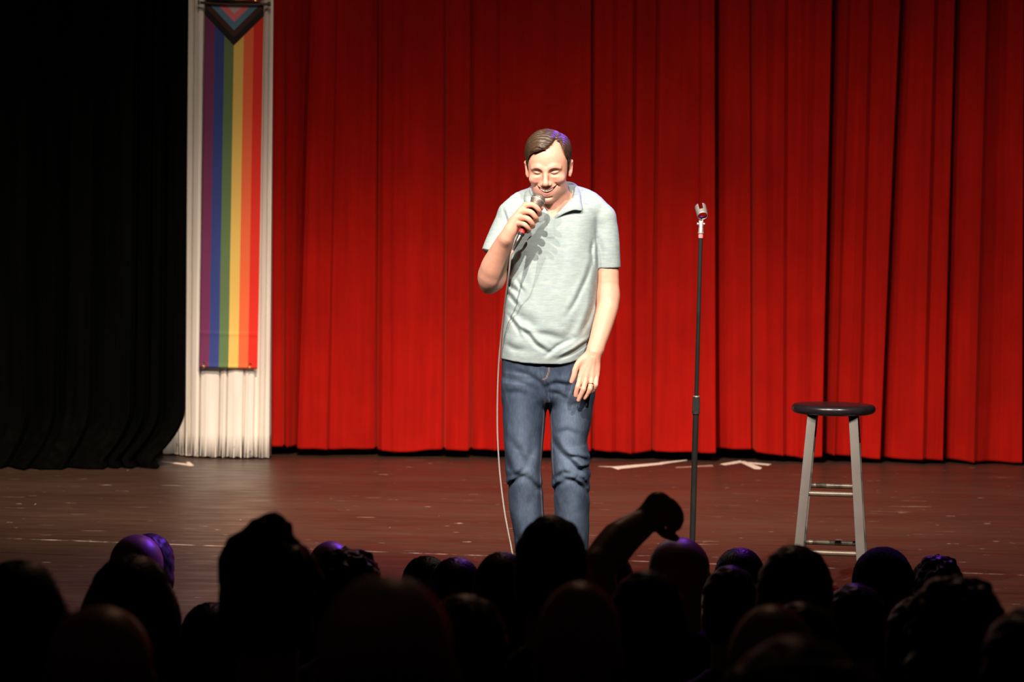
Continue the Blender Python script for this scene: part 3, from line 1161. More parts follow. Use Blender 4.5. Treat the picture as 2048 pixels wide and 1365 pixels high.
def body_group():
    g = Group()
    A = g.add
    A('+', HEAD)
    # neck and chest inside the shirt
    A('+', chain([PV(1101, 362, -.030), PV(1109, 405, -.012), PV(1110, 440, .000)], [.050, .054, .062]), .014)
    A('+', chain([PV(1104, 400, -.062), PV(1104, 424, -.070)], [.008, .010]), .02)      # front of the throat
    A('+', chain([PV(1088, 392, -.046), PV(1101, 438, -.078)], [.007, .006]), .012)
    A('+', chain([PV(1130, 380, -.030), PV(1107, 438, -.078)], [.008, .006]), .012)
    A('+', chain([PV(1050, 428, .010), PV(1110, 412, .015), PV(1180, 428, .010)], [.050, .055, .050]), .03)
    A('+', ell(PV(1104, 490, -.008), (.135, .082, .120)), .03)
    A('+', ell(PV(1100, 600, -.010), (.130, .090, .150)), .03)
    A('+', chain([PV(1052, 436, -.074), PV(1100, 444, -.076), PV(1150, 436, -.074)], [.018, .012, .018]), .02)
    # upper arms
    A('+', chain([r_sh, r_el], [.045, .043]), .02)
    A('+', chain([l_sh, PV(1213, 530, .0), l_el], [.041, .0403, .0383], .010), .02)
    # bent forearm
    e2 = PV(977, 573, -.055)
    A('+', chain([e2, PV(983, 553, -.080)], [.024, .036]), .035)
    A('+', chain([PV(984, 557, -.075), PV(988, 534, -.108), PV(1001, 502, -.152), PV(1012, 479, -.188)], [.0420, .0425, .0325, .0250], .012), .02)
    # hanging forearm
    A('+', chain([l_el, PV(1214.5, 615, -.030), PV(1204, 655, -.080), PV(1194, 688, -.118), l_wr], [.0378, .0363, .0323, .0268, .0255], .010), .02)
    A('+', chain([PV(1228, 583, .015), PV(1226, 592, .010)], [.015, .015]), .015)
    A('+', chain([PV(1201, 697, -.130), PV(1202, 701, -.132)], [.008, .008]), .008)     # wrist bone
    # ---- hanging hand
    lh = Group(c=PV(1172, 755, -.155), r=.13)
    B = lh.add
    y0 = -.142
    k1, k2, k3, k4 = PV(1162, 752, y0 - .016), PV(1173, 752, y0 - .020), PV(1184, 753, y0 - .018), PV(1193.5, 750, y0 - .010)
    w = PV(1188, 706, y0)
    B('+', chain([w, PV(1178, 728, y0 - .008), k2], [.024, .017, .0105]))
    B('+', chain([w, PV(1172, 726, y0 - .006), k1], [.021, .0150, .0100]), .012)
    B('+', chain([w, PV(1186, 730, y0 - .007), k3], [.022, .0150, .0100]), .012)
    B('+', chain([w, PV(1193, 728, y0 - .002), k4], [.021, .0140, .0095]), .012)
    B('+', ell(PV(1180, 738, y0 + .004), (.030, .012, .034)), .012)
    for pts, rs in (([k1, PV(1155.5, 774, y0 - .030), PV(1152.5, 784, y0 - .028), PV(1151, 792, y0 - .024)], [.0100, .0088, .0082, .0072]),
                    ([k2, PV(1166.5, 779, y0 - .036), PV(1161.5, 791, y0 - .033), PV(1157, 801, y0 - .028)], [.0102, .0090, .0083, .0073]),
                    ([k3, PV(1180, 778, y0 - .034), PV(1175, 789, y0 - .028), PV(1169.5, 797, y0 - .022)], [.0098, .0086, .0079, .0070]),
                    ([k4, PV(1191.5, 770, y0 - .024), PV(1189, 779, y0 - .016), PV(1184.5, 785, y0 - .008)], [.0092, .0078, .0072, .0064])):
        B('+', chain(pts, rs), .0035)
        B('+', ell(pts[1] + arr(0, -.002, 0), (rs[1] + .0004, rs[1], rs[1] + .001)), .003)
    B('+', chain([PV(1176, 712, y0 - .002), PV(1160, 724, y0 - .012), PV(1151, 738, y0 - .020), PV(1147.5, 752, y0 - .024), PV(1143, 764, y0 - .022)], [.016, .0125, .0100, .0092, .0078]), .010)
    for a_, b_ in ((k1, PV(1183, 716, y0 - .022)), (k2, PV(1186, 716, y0 - .023)), (k3, PV(1189, 716, y0 - .022))):
        B('+', chain([a_ + arr(0, -.004, 0), b_], [.0036, .0030]), .007)
    # nails: a shallow plate on each fingertip
    A('+', lh, .010)
    # ---- hand round the microphone
    rh = Group(c=PV(1045, 438, -.22), r=.12)
    B = rh.add
    ym = axis_y
    kn = [(1051, 411, -.004), (1041, 424, -.008), (1035.5, 436, -.006), (1033.5, 448, -.002)]
    kp = [PV(a_, b_, ym(1062) + c_ - .006) for a_, b_, c_ in kn]
    w = PV(1013, 476, -.203)
    for q, r_ in zip(kp, (.0118, .0122, .0118, .0112)):
        B('+', chain([w, (w + q) / 2 + arr(-.003, -.002, .002), q], [.0170, .0145, r_]), .010)
    B('+', ell(PV(1030, 447, -.206), (.022, .018, .025)), .014)
    B('+', chain([PV(1011, 480, -.190), PV(1022, 462, -.204)], [.0225, .0200]), .02)
    F_ = [([kp[0], PV(1066, 410.5, ym(1068) - .030), PV(1077, 420, ym(1068) - .026), PV(1079.5, 428, ym(1068) - .006), PV(1074, 431, ym(1068) + .012)], [.0112, .0098, .0090, .0082, .007]),
          ([kp[1], PV(1060, 424, ym(1060) - .032), PV(1070.5, 434.5, ym(1060) - .027), PV(1073, 441, ym(1060) - .006), PV(1067, 444, ym(1060) + .012)], [.0112, .0100, .0092, .0084, .007]),
          ([kp[2], PV(1054, 437, ym(1053) - .031), PV(1064, 447, ym(1053) - .026), PV(1066, 453, ym(1053) - .006), PV(1060, 455, ym(1053) + .012)], [.0108, .0096, .0088, .0080, .007]),
          ([kp[3], PV(1048, 449, ym(1047) - .028), PV(1056.5, 457.5, ym(1047) - .022), PV(1058, 462, ym(1047) - .004), PV(1053, 464, ym(1047) + .010)], [.0100, .0088, .0080, .0073, .006])]
    for pts, rs in F_:
        B('+', chain(pts, rs), .0030)
    # thumb closing from behind
    B('+', chain([PV(1028, 452, -.200), PV(1044, 442, ym(1055) + .022), PV(1062, 430, ym(1062) + .030), PV(1078, 420, ym(1068) + .024), PV(1083, 415, ym(1070) + .010)], [.017, .0135, .0115, .0100, .0080]), .006)
    B('-', Prim(lambda p: mic_cyl(p), (MT + MBt) / 2, .1), .001)
    A('+', rh, .010)
    # tendons of the bent wrist
    A('+', chain([PV(1004, 492, -.178), PV(1022, 474, -.212)], [.006, .005]), .008)
    return g


def mic_cyl(p):
    t = np.clip((p - MT) @ MD, 0.03, .18)
    q = p - MT - t[:, None] * MD
    return np.sqrt((q * q).sum(1)) - (.0172 - .0062 * (t / .15))


BODY = body_group()

# ------------------------------------------------------------------ polo shirt
TORSO_ROWS = [
    (742, 1000, 1181, -.128, .118), (728, 1001, 1181, -.132, .118), (700, 1003.5, 1182, -.142, .118), (660, 1007, 1186, -.150, .112), (620, 1010.5, 1191, -.150, .106), (590, 1012, 1194, -.147, .104),
    (560, 1013, 1196, -.142, .105), (520, 1014, 1196, -.136, .110), (480, 1014, 1194, -.128, .114), (450, 1013, 1197, -.118, .114), (430, 1013, 1202, -.106, .110), (415, 1018, 1203, -.092, .104),
    (402, 1034, 1190, -.078, .096), (390, 1052, 1170, -.062, .086), (380, 1066, 1156, -.05, .074), (374, 1078, 1146, -.04, .064)]
TORSO = loft_px(TORSO_ROWS, power=2.25, capk=.012)

SH_FOLDS = [
    ([(1017, 566), (1024, 577), (1036, 585)], .008, .006, .6, 1),
    ([(1014, 586), (1026, 602), (1036, 614)], .007, .007, .6, 1),
    ([(1035, 560), (1040, 575), (1048, 584)], .006, .005, .5, 1),
    ([(1022, 620), (1044, 637), (1068, 651), (1085, 654)], .018, .007, .5, 1),
    ([(1018, 634), (1031, 652), (1040, 672)], .0065, .007, .7, 1),
    ([(1034, 655), (1056, 670), (1072, 690), (1096, 706)], .0080, .009, .8, 1),
    ([(1092, 711), (1116, 692), (1148, 677)], .0075, .007, .7, -1),
    ([(1060, 667), (1098, 671), (1126, 679)], .0130, .008, .5, 1),
    ([(1118, 719), (1148, 705), (1180, 684)], .0065, .009, .8, 1),
    ([(1186, 520), (1175, 555), (1154, 600), (1134, 632)], .0085, .0055, .6, -1),
    ([(1192, 560), (1188, 610), (1176, 645), (1160, 672)], .010, .006, .6, -1),
    ([(1078, 560), (1080, 600), (1076, 650)], .012, .0025, .3, 1),
    ([(1186, 484), (1184, 505), (1187, 528)], .0065, .006, .6, 1),
    ([(1006, 418), (1013, 440), (1016, 470)], .0050, .005, .6, 1),
    ([(1028, 500), (1022, 530), (1018, 560)], .010, .006, .5, -1),
    ([(1196, 470), (1204, 500), (1204, 530)], .010, .004, .5, 1),
    ([(1010, 690), (1030, 700), (1052, 702)], .012, .005, .5, 1),
    ([(1150, 640), (1140, 668), (1118, 690)], .016, .006, .5, 1),
    ([(1046, 520), (1050, 560), (1044, 600)], .014, .003, .4, 1),
    ([(1130, 470), (1128, 520), (1120, 560)], .020, .003, .4, 1),
]
SHF = fold_disp(SH_FOLDS, -.14)


def shirt_disp(p):
    n = vnoise(p * arr(16, 16, 9)) * .0020 + vnoise(p * arr(38, 38, 22)) * .0008
    return n + SHF(p)


def plane_cut(pt, nrm):
    pt = np.asarray(pt, float)
    nrm = np.asarray(nrm, float)
    nrm = nrm / np.linalg.norm(nrm)
    return Prim(lambda p: (p - pt) @ nrm)


PLK = [(1100.5, 437), (1101, 472)]


def shirt_extra(p):
    """stitched placket, raised a little"""
    px, py = to_px(p)
    front = p[:, 1] < -.05
    c = 1101 + (py - 440) * .0
    w = sstep(8.5, 7.3, np.abs(px - c)) * sstep(476.5, 474.5, py) * sstep(425, 440, py)
    g1 = np.exp(-((px - c + 7.9) / .8) ** 2) * sstep(478, 475, py)
    return np.where(front, w * .0022 - g1 * .001, 0)


def shirt_group():
    g = Group(disp=lambda p: shirt_disp(p) + shirt_extra(p))
    A = g.add
    A('+', TORSO)
    A('+', chain([PV(1072, 396, .018), PV(1045, 408, .012), PV(1026, 430, .006)], [.040, .047, .055]), .02)
    A('+', chain([PV(1144, 392, .018), PV(1178, 408, .012), PV(1202, 436, .006)], [.040, .046, .051]), .02)
    A('+', ell(PV(1106, 470, .02), (.150, .095, .11)), .03)
    # sleeves, each cut square at its hem
    sl = Group(c=PV(1000, 480, 0), r=.17)
    sl.add('+', chain([PV(1026, 434, .006), PV(1006, 480, -.012), PV(990, 526, -.036)], [.056, .0585, .0610]))
    hp, hn = PV(987, 512, -.012), PV(969, 556, -.030) - PV(1009, 468, .006)
    sl.add('&', plane_cut(hp, hn), .003)
    A('+', sl, .012)
    sr = Group(c=PV(1210, 490, 0), r=.15)
    sr.add('+', chain([PV(1203, 438, .005), PV(1212, 490, .0), PV(1215.5, 560, .0)], [.051, .0490, .0470]))
    sr.add('&', plane_cut(PV(1214, 537, 0), arr(.05, -.03, -1)), .003)
    A('+', sr, .010)
    # hem
    hem = Prim(hem_cut)
    A('&', hem, .003)
    # neck opening: throat hole plus V
    A('-', chain([PV(1103, 340, -.045), PV(1109, 400, -.020), PV(1110, 420, -.004)], [.060, .0600, .0560]), .004)
    A('-', Prim(vneck, PV(1104, 410, -.08), .12), .003)
    return g


HEMPX = ([990, 1002, 1020, 1045, 1070, 1100, 1122, 1140, 1160, 1178, 1195], [717, 718.5, 722, 726.5, 728.5, 729, 729.5, 726, 720, 712, 706])


def hem_cut(p):
    px, py = to_px(p)
    lim = np.interp(px, *HEMPX)
    lim = np.where(p[:, 1] > 0, 722, lim)
    return (py - lim) / 560.0


def vneck(p):
    px, py = to_px(p)
    # opening triangle from the collar sides down to the V
    l = 1104 - (438.5 - py) * .62
    r = 1104 + (438.5 - py) * .92
    d = np.maximum(np.maximum(l - px, px - r), py - 438.5) / 560.0 * .75
    return np.maximum(d, p[:, 1] + .005)


SHIRT = shirt_group()


# ------------------------------------------------------------------ jeans
LEG_L = [(1238, 1036, 1098, -.060, .075), (1200, 1036, 1096, -.068, .062), (1150, 1034, 1094, -.080, .058), (1100, 1030.5, 1092, -.088, .064), (1050, 1023, 1090, -.094, .070), (1018, 1018.5, 1088, -.096, .070),
         (1000, 1017, 1087.5, -.098, .070), (980, 1015.5, 1086, -.104, .064), (960, 1014.5, 1084, -.110, .058), (945, 1012, 1083, -.112, .056), (915, 1009, 1084.6, -.112, .060), (880, 1007.5, 1087, -.112, .070),
         (854, 1006.5, 1089.5, -.112, .080), (820, 1005.5, 1092.5, -.112, .096), (790, 1004.5, 1096, -.112, .108), (760, 1004, 1098, -.112, .112)]
LEG_R = [(1238, 1106, 1180, -.105, .030), (1200, 1109, 1178, -.110, .020), (1150, 1110, 1177, -.118, .020), (1100, 1110, 1177, -.126, .028), (1050, 1109.5, 1178.5, -.130, .038), (1020, 1109, 1179, -.132, .042),
         (1000, 1107.5, 1180, -.136, .044), (977, 1106, 1179, -.142, .042), (962, 1105, 1176, -.146, .040), (950, 1104.5, 1180, -.148, .040), (935, 1103, 1176, -.148, .042), (920, 1102, 1179.5, -.146, .046),
         (900, 1101.5, 1177, -.140, .052), (885, 1101.5, 1174.5, -.136, .060), (854, 1101.5, 1180, -.128, .078), (820, 1099, 1185, -.120, .096), (790, 1095, 1187, -.116, .108), (760, 1092, 1187, -.112, .112)]
PELV = [(808, 1006, 1184, -.096, .100), (792, 1005, 1187, -.108, .108), (760, 1004, 1187, -.116, .114), (730, 1004, 1186, -.118, .110), (705, 1006, 1182, -.116, .104), (690, 1008, 1180, -.112, .10)]
LL, LR, PE = loft_px(LEG_L, power=2.2), loft_px(LEG_R, power=2.2), loft_px(PELV, power=2.5, capk=.03)
J_FOLDS = [
    ([(1014, 988), (1024, 970), (1040, 957), (1052, 952)], .009, .009, .7, 1),
    ([(1040, 952), (1058, 962), (1074, 980), (1086, 984)], .011, .006, .9, 1),
    ([(1015, 958), (1036, 950), (1052, 938)], .009, .006, .6, 1),
    ([(1020, 880), (1034, 900), (1046, 926), (1052, 945)], .013, .006, .6, 1),
    ([(1008, 905), (1018, 935), (1030, 955)], .010, .006, .6, 1),
    ([(1060, 870), (1066, 900), (1050, 940)], .013, .005, .5, -1),
    ([(1106, 880), (1120, 903), (1138, 920), (1158, 943), (1177, 962)], .011, .011, .9, 1),
    ([(1107, 992), (1116, 972), (1132, 962)], .009, .007, .7, 1),
    ([(1126, 957), (1148, 962), (1168, 978), (1180, 996)], .010, .009, .8, 1),
    ([(1138, 912), (1156, 915), (1178, 924)], .007, .008, .7, 1),
    ([(1160, 938), (1170, 936), (1179, 938)], .006, .007, .7, 1),
    ([(1150, 950), (1166, 960), (1178, 978)], .007, .008, .7, 1),
    ([(1112, 960), (1126, 945), (1146, 948)], .008, .006, .6, 1),
    ([(1110, 870), (1135, 862), (1160, 872)], .010, .005, .5, 1),
    ([(1118, 800), (1140, 812), (1168, 808)], .011, .005, .5, 1),
    ([(1092, 776), (1112, 768), (1136, 772), (1150, 770)], .009, .007, .6, 1),
    ([(1094, 785), (1118, 790), (1140, 802)], .009, .006, .6, 1),
    ([(1022, 742), (1052, 750), (1078, 766), (1090, 780)], .010, .006, .6, 1),
    ([(1010, 760), (1040, 766), (1070, 780)], .012, .005, .5, 1),
    ([(1010, 790), (1034, 786), (1056, 792)], .011, .004, .5, 1),
    ([(1024, 1040), (1030, 1075), (1044, 1100)], .012, .007, .6, 1),
    ([(1060, 1000), (1054, 1040), (1046, 1070)], .014, .005, .4, 1),
    ([(1130, 1000), (1126, 1030), (1118, 1060)], .014, .006, .4, 1),
    ([(1096, 765), (1097, 790), (1096, 800)], .006, .008, .3, 1),
    ([(1032, 1180), (1060, 1190), (1094, 1184)], .010, .008, .7, 1),
    ([(1110, 1180), (1140, 1192), (1176, 1184)], .010, .008, .7, 1),
]
JF = fold_disp(J_FOLDS, -.12)


def jeans_disp(p):
    return vnoise(p * arr(22, 22, 12)) * .0022 + vnoise(p * arr(60, 60, 34)) * .0009 + JF(p)


def jeans_group():
    g = Group(disp=jeans_disp)
    g.add('+', PE)
    g.add('+', LL, .018)
    g.add('+', LR, .018)
    # fly flap edge
    g.add('+', chain([PV(1086, 722, -.114), PV(1087, 760, -.110), PV(1092, 778, -.098)], [.007, .007, .004]), .010)
    # trouser ends are hollow round the shoes
    g.add('-', Group([('+', ell(PV(1067, 1244, .005), (.040, .052, .03)), 0)], c=PV(1067, 1244, 0), r=.08), .002)
    g.add('-', Group([('+', ell(PV(1143, 1244, -.038), (.046, .052, .03)), 0)], c=PV(1143, 1244, 0), r=.08), .002)
    return g


JEANS = jeans_group()

# ------------------------------------------------------------------ hair
HLX = [1040, 1055.5, 1057, 1060, 1070, 1085, 1096, 1104, 1109, 1113, 1118, 1122, 1126, 1130, 1133.5, 1136, 1137.5, 1150]
HLY = [334, 334, 318, 309, 304.5, 300.5, 296, 289, 283.5, 281.5, 284, 290, 299, 309, 316, 322, 333, 334]


def hair_cut(p):
    """p in head frame; >0 where there is no hair"""
    w = p @ np.array(HM.to_3x3()).T + np.array(HM.to_translation())
    px, py = to_px(w)
    front = (py - np.interp(px, HLX, HLY)) / 560.0
    back = -.062 - p[:, 2] + np.clip(.02 - p[:, 1], 0, .05) * 1.8
    t = sstep(-.028, -.005, p[:, 1])
    return front * (1 - t) + np.maximum(back, -.05) * t


def hair_disp(p):
    # combed from a parting on the viewer's right, over and back
    ang = np.arctan2(p[:, 2] - .045, p[:, 0] - .030)
    r = np.sqrt((p[:, 2] - .045) ** 2 + (p[:, 0] - .030) ** 2)
    wv = vnoise(np.stack([ang * 2.0, r * 14, p[:, 1] * 22], 1)) * 2.0
    s1 = np.sin((p[:, 1] * 1.0 + p[:, 2] * .55) * 420 + wv * 2.2)
    s2 = np.sin((p[:, 1] * 1.0 + p[:, 2] * .7 - p[:, 0] * .2) * 900 + wv * 3)
    top = sstep(.0, .05, p[:, 2])
    part = np.exp(-((p[:, 0] - .030 - (p[:, 1] + .08) * .06) / .004) ** 2) * sstep(.05, .09, p[:, 2]) * sstep(.05, 0, p[:, 1])
    return s1 * .0011 * top + s2 * .0005 * top + vnoise(p * 45) * .0014 - part * .003


HAIR = Group(M=HM, c=HC, r=.17, disp=hair_disp)
HAIR.add('+', ell((0, .013, .050), (.0790, .0985, .0900)))
HAIR.add('+', ell((-.012, -.010, .072), (.066, .082, .070)), .015)
HAIR.add('+', ell((.052, .010, .062), (.028, .075, .055)), .012)
HAIR.add('+', ell((0, .040, -.005), (.064, .064, .070)), .02)
for s_ in (-1, 1):
    HAIR.add('+', chain([arr(s_ * .070, -.020, .030), arr(s_ * .0715, -.013, .004)], [.0070, .0040]), .008)
HAIR.add('&', Prim(hair_cut), .013)
HAIR.add('-', ell((0, .010, .040), (.070, .088, .078)), .001)


# ------------------------------------------------------------------ build the meshes
def face_color(V):
    """skin colour by place: lips, painted shade under the brow overhang, brows, lashes, flush, stubble shadow of a shaved jaw"""
    inv = np.array(HM.inverted().to_3x3())
    q = (V - np.array(HM.to_translation())) @ inv.T
    skin = arr(.80, .405, .285)
    C = np.tile(skin, (len(V), 1))

    def blend(w, c):
        nonlocal C
        w = np.clip(w, 0, 1)[:, None]
        C = C * (1 - w) + np.array(c) * w
    inh = (np.abs(q[:, 0]) < .1) & (np.abs(q[:, 2]) < .14) & (np.abs(q[:, 1]) < .14)
    # flushed neck, cheeks, nose, ears, forearm skin a little redder
    blend(.30 * inh * np.exp(-((q[:, 0] / .07) ** 2 + ((q[:, 2] + .03) / .03) ** 2)) * (q[:, 1] < -.05), (.82, .34, .25))
    blend(.35 * inh * sstep(.070, .082, np.abs(q[:, 0])), (.82, .32, .24))
    neck = np.exp(-(((V[:, 0] - PV(1110, 410, 0)[0]) / .07) ** 2 + ((V[:, 2] - PV(1110, 410, 0)[2]) / .05) ** 2))
    blend(.50 * neck * ~(inh & (q[:, 2] > -.09)), (.80, .33, .22))
    blend(.22 * inh * sstep(-.03, -.07, q[:, 2]) * (q[:, 1] < .0), (.62, .40, .33))
    zt, zb, ys = mouth_curves(np.clip(q[:, 0] - .001, -.04, .04))
    m = inh & (q[:, 1] < -.06)
    ax = np.abs(q[:, 0])
    lim = sstep(.0360, .0300, ax)
    ul = .6 * sstep(zt + .0046, zt + .0030, q[:, 2]) * sstep(zt - .004, zt - .002, q[:, 2])
    ll = sstep(zb - .0078, zb - .0056, q[:, 2]) * sstep(zb + .004, zb + .002, q[:, 2])
    blend(.85 * m * lim * np.maximum(ul, ll), (.70, .22, .18))
    inside = m * lim * (q[:, 2] < zt - .0005) * (q[:, 2] > zb + .0005) * (q[:, 1] > ys + .003)
    blend(inside * 1.0, (.10, .012, .010))
    # the inside of the mouth shows as a dark line towards both corners
    gap = m * sstep(.0400, .036, ax) * sstep(zt + .0012, zt - .0002, q[:, 2]) * sstep(zb - .0010, zb + .0004, q[:, 2])
    blend(gap * .9, (.12, .02, .015))
    # painted shade of the brow overhang as dark arcs, then lashes and faint brows
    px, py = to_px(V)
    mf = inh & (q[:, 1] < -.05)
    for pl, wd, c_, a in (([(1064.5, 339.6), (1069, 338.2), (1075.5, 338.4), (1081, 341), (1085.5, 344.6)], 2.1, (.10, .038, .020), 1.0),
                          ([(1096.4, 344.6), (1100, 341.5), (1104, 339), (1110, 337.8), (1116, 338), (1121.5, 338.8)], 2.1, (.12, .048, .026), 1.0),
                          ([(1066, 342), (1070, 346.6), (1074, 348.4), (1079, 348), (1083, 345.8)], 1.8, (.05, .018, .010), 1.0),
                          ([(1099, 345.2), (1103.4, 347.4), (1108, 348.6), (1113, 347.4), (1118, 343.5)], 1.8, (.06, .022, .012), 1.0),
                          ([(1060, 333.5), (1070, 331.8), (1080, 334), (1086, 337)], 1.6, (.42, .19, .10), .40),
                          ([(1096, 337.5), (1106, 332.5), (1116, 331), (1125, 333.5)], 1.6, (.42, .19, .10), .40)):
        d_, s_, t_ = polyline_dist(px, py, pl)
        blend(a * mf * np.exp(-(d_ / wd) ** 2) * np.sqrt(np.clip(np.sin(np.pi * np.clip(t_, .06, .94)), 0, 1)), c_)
    # nails
    return np.clip(C, 0, 1)


t0 = PV(1100, 430, 0)
perf = empty('person', (t0[0], 0.0, 0.0))
tag(perf, 'smiling man in pale green polo and blue jeans singing into a handheld microphone'.replace('singing', 'laughing'), 'person')
PINV = perf.matrix_world.inverted()
M_SKIN = mat_attr('skin', rough=.48, bump=.06, bscale=260, sss=.10, spec=.4)
OFF = np.array([t0[0], 0.0, 0.0])


def to_obj(name, g, lo, hi, vox, mat, parent, colfn=None):
    me, V = sdf_mesh(name, g, lo, hi, vox)
    n = len(me.vertices)
    co = np.empty(n * 3, dtype=np.float32)
    me.vertices.foreach_get('co', co)
    co = co.reshape(-1, 3).astype(float)
    if colfn is not None:
        set_col(me, colfn(co))
    me.vertices.foreach_set('co', (co - OFF).astype(np.float32).ravel())
    me.update()
    return link(name, me, parent, [mat])


Q = globals().get('QUAL', 1.0)
b_lo = PV(945, 690, 0) * arr(1, 0, 0) + arr(0, -.32, P(1100, 812, -.15).z)
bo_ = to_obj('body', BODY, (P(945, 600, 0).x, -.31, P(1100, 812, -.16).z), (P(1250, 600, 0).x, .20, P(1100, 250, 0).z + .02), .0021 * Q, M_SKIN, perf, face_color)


def shirt_color(V):
    n = len(V)
    base = arr(.385, .468, .465)
    return np.tile(base, (n, 1))


M_SHIRT = mat_attr('heather_jersey', rough=.85, bump=.25, bscale=240, streak=(26, 26, 150), tint=((.80, .85, .89), (1.08, 1.05, 1.00)), spec=.2, bstretch=(.4, .4, 1))
sh = to_obj('polo_shirt', SHIRT, (P(945, 600, 0).x, -.20, P(1100, 745, -.15).z), (P(1250, 600, 0).x, .20, P(1100, 360, 0).z), .0031 * Q, M_SHIRT, perf, shirt_color)


def denim_color(V):
    px, py = to_px(V)
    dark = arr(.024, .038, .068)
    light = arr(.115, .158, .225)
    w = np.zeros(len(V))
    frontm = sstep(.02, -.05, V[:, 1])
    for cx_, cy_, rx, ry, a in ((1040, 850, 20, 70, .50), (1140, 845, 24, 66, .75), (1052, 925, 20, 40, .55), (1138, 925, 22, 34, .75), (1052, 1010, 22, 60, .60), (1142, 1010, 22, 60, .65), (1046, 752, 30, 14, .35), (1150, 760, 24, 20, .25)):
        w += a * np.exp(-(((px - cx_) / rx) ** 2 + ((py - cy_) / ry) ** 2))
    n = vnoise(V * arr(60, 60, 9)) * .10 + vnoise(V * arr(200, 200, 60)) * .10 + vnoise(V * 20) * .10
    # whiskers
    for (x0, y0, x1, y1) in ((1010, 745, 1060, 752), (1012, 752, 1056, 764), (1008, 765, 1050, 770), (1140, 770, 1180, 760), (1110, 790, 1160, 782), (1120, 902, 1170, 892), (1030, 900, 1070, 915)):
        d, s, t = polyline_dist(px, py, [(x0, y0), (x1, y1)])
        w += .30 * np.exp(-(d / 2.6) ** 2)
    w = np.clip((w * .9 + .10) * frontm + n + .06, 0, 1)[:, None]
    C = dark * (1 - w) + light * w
    # orange-brown stitching down the inner seams and round the fly
    def seam(pl, wd, c, a):
        nonlocal C
        d, s, t = polyline_dist(px, py, pl)
        m = (a * np.exp(-(d / wd) ** 2) * (V[:, 1] < -.0))[:, None]
        C = C * (1 - m) + np.array(c) * m
    seam([(1090, 800), (1086, 850), (1082.5, 900), (1080.5, 945), (1083, 1000), (1086, 1050)], 1.0, (.40, .32, .28), .55)
    seam([(1099, 800), (1103.5, 860), (1105, 920), (1107, 950)], 1.0, (.40, .32, .28), .45)
    seam([(1097.5, 728), (1097, 745), (1092, 757), (1085, 760)], .9, (.55, .30, .14), .6)
    seam([(1080, 728), (1081, 750), (1088, 770), (1094, 790)], .9, (.02, .03, .05), .6)
    return np.clip(C, 0, 1)


M_DENIM = mat_attr('denim', rough=.85, bump=.35, bscale=520, streak=(260, 260, 60), tint=((.80, .82, .85), (1.12, 1.10, 1.08)), spec=.2)
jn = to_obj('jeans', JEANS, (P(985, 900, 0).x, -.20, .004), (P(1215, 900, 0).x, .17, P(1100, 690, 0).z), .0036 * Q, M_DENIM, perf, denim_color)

# hair
t = NT('brown_hair')
v = t.coords(scale=(30, 260, 160))
c = t.ramp(t.noise(v, 1.0, 4, 0.6), [(0.25, (0.026, 0.013, 0.007)), (0.55, (0.066, 0.036, 0.018)), (0.85, (0.140, 0.085, 0.046))])
t.base(c)
t.set(Roughness=0.42)
t.bump(t.noise(v, 1.0, 3), 0.5, 0.003)
M_HAIR = t.m
hr = to_obj('hair', HAIR, HC - arr(.12, .14, .13), HC + arr(.12, .14, .17), .0019 * Q, M_HAIR, perf)

# teeth: the upper row behind the lip
V, F = [], []
nx_, nz_ = 61, 9
HMn = np.array(HM)
for i in range(nx_):
    x = -.0210 + .043 * i / (nx_ - 1)
    zt_, zb_, ys_ = mouth_curves(x)
    tooth = abs(math.sin((x / .0078) * PI + PI / 2))
    L = .0082 * (1 - .30 * (x / .022) ** 2)
    for j in range(nz_):
        s = j / (nz_ - 1)
        y = ys_ + .0010 + .0011 * (1 - tooth ** .35) + .001 * s
        z = zt_ + .0015 - L * s * (1 - .10 * (1 - tooth ** .3))
        V.append((HMn @ np.array([x, y, z, 1]))[:3] - OFF)
for i in range(nx_ - 1):
    for j in range(nz_ - 1):
        F.append((i * nz_ + j, (i + 1) * nz_ + j, (i + 1) * nz_ + j + 1, i * nz_ + j + 1))
M_TEETH = mat_plain('teeth', (.92, .86, .72), .3, var=.02)
te = link('teeth', mesh_np('teeth', V, F), perf, [M_TEETH])
md = te.modifiers.new('enamel', 'SOLIDIFY')
md.thickness = .0025
te['label'] = 'white upper teeth'

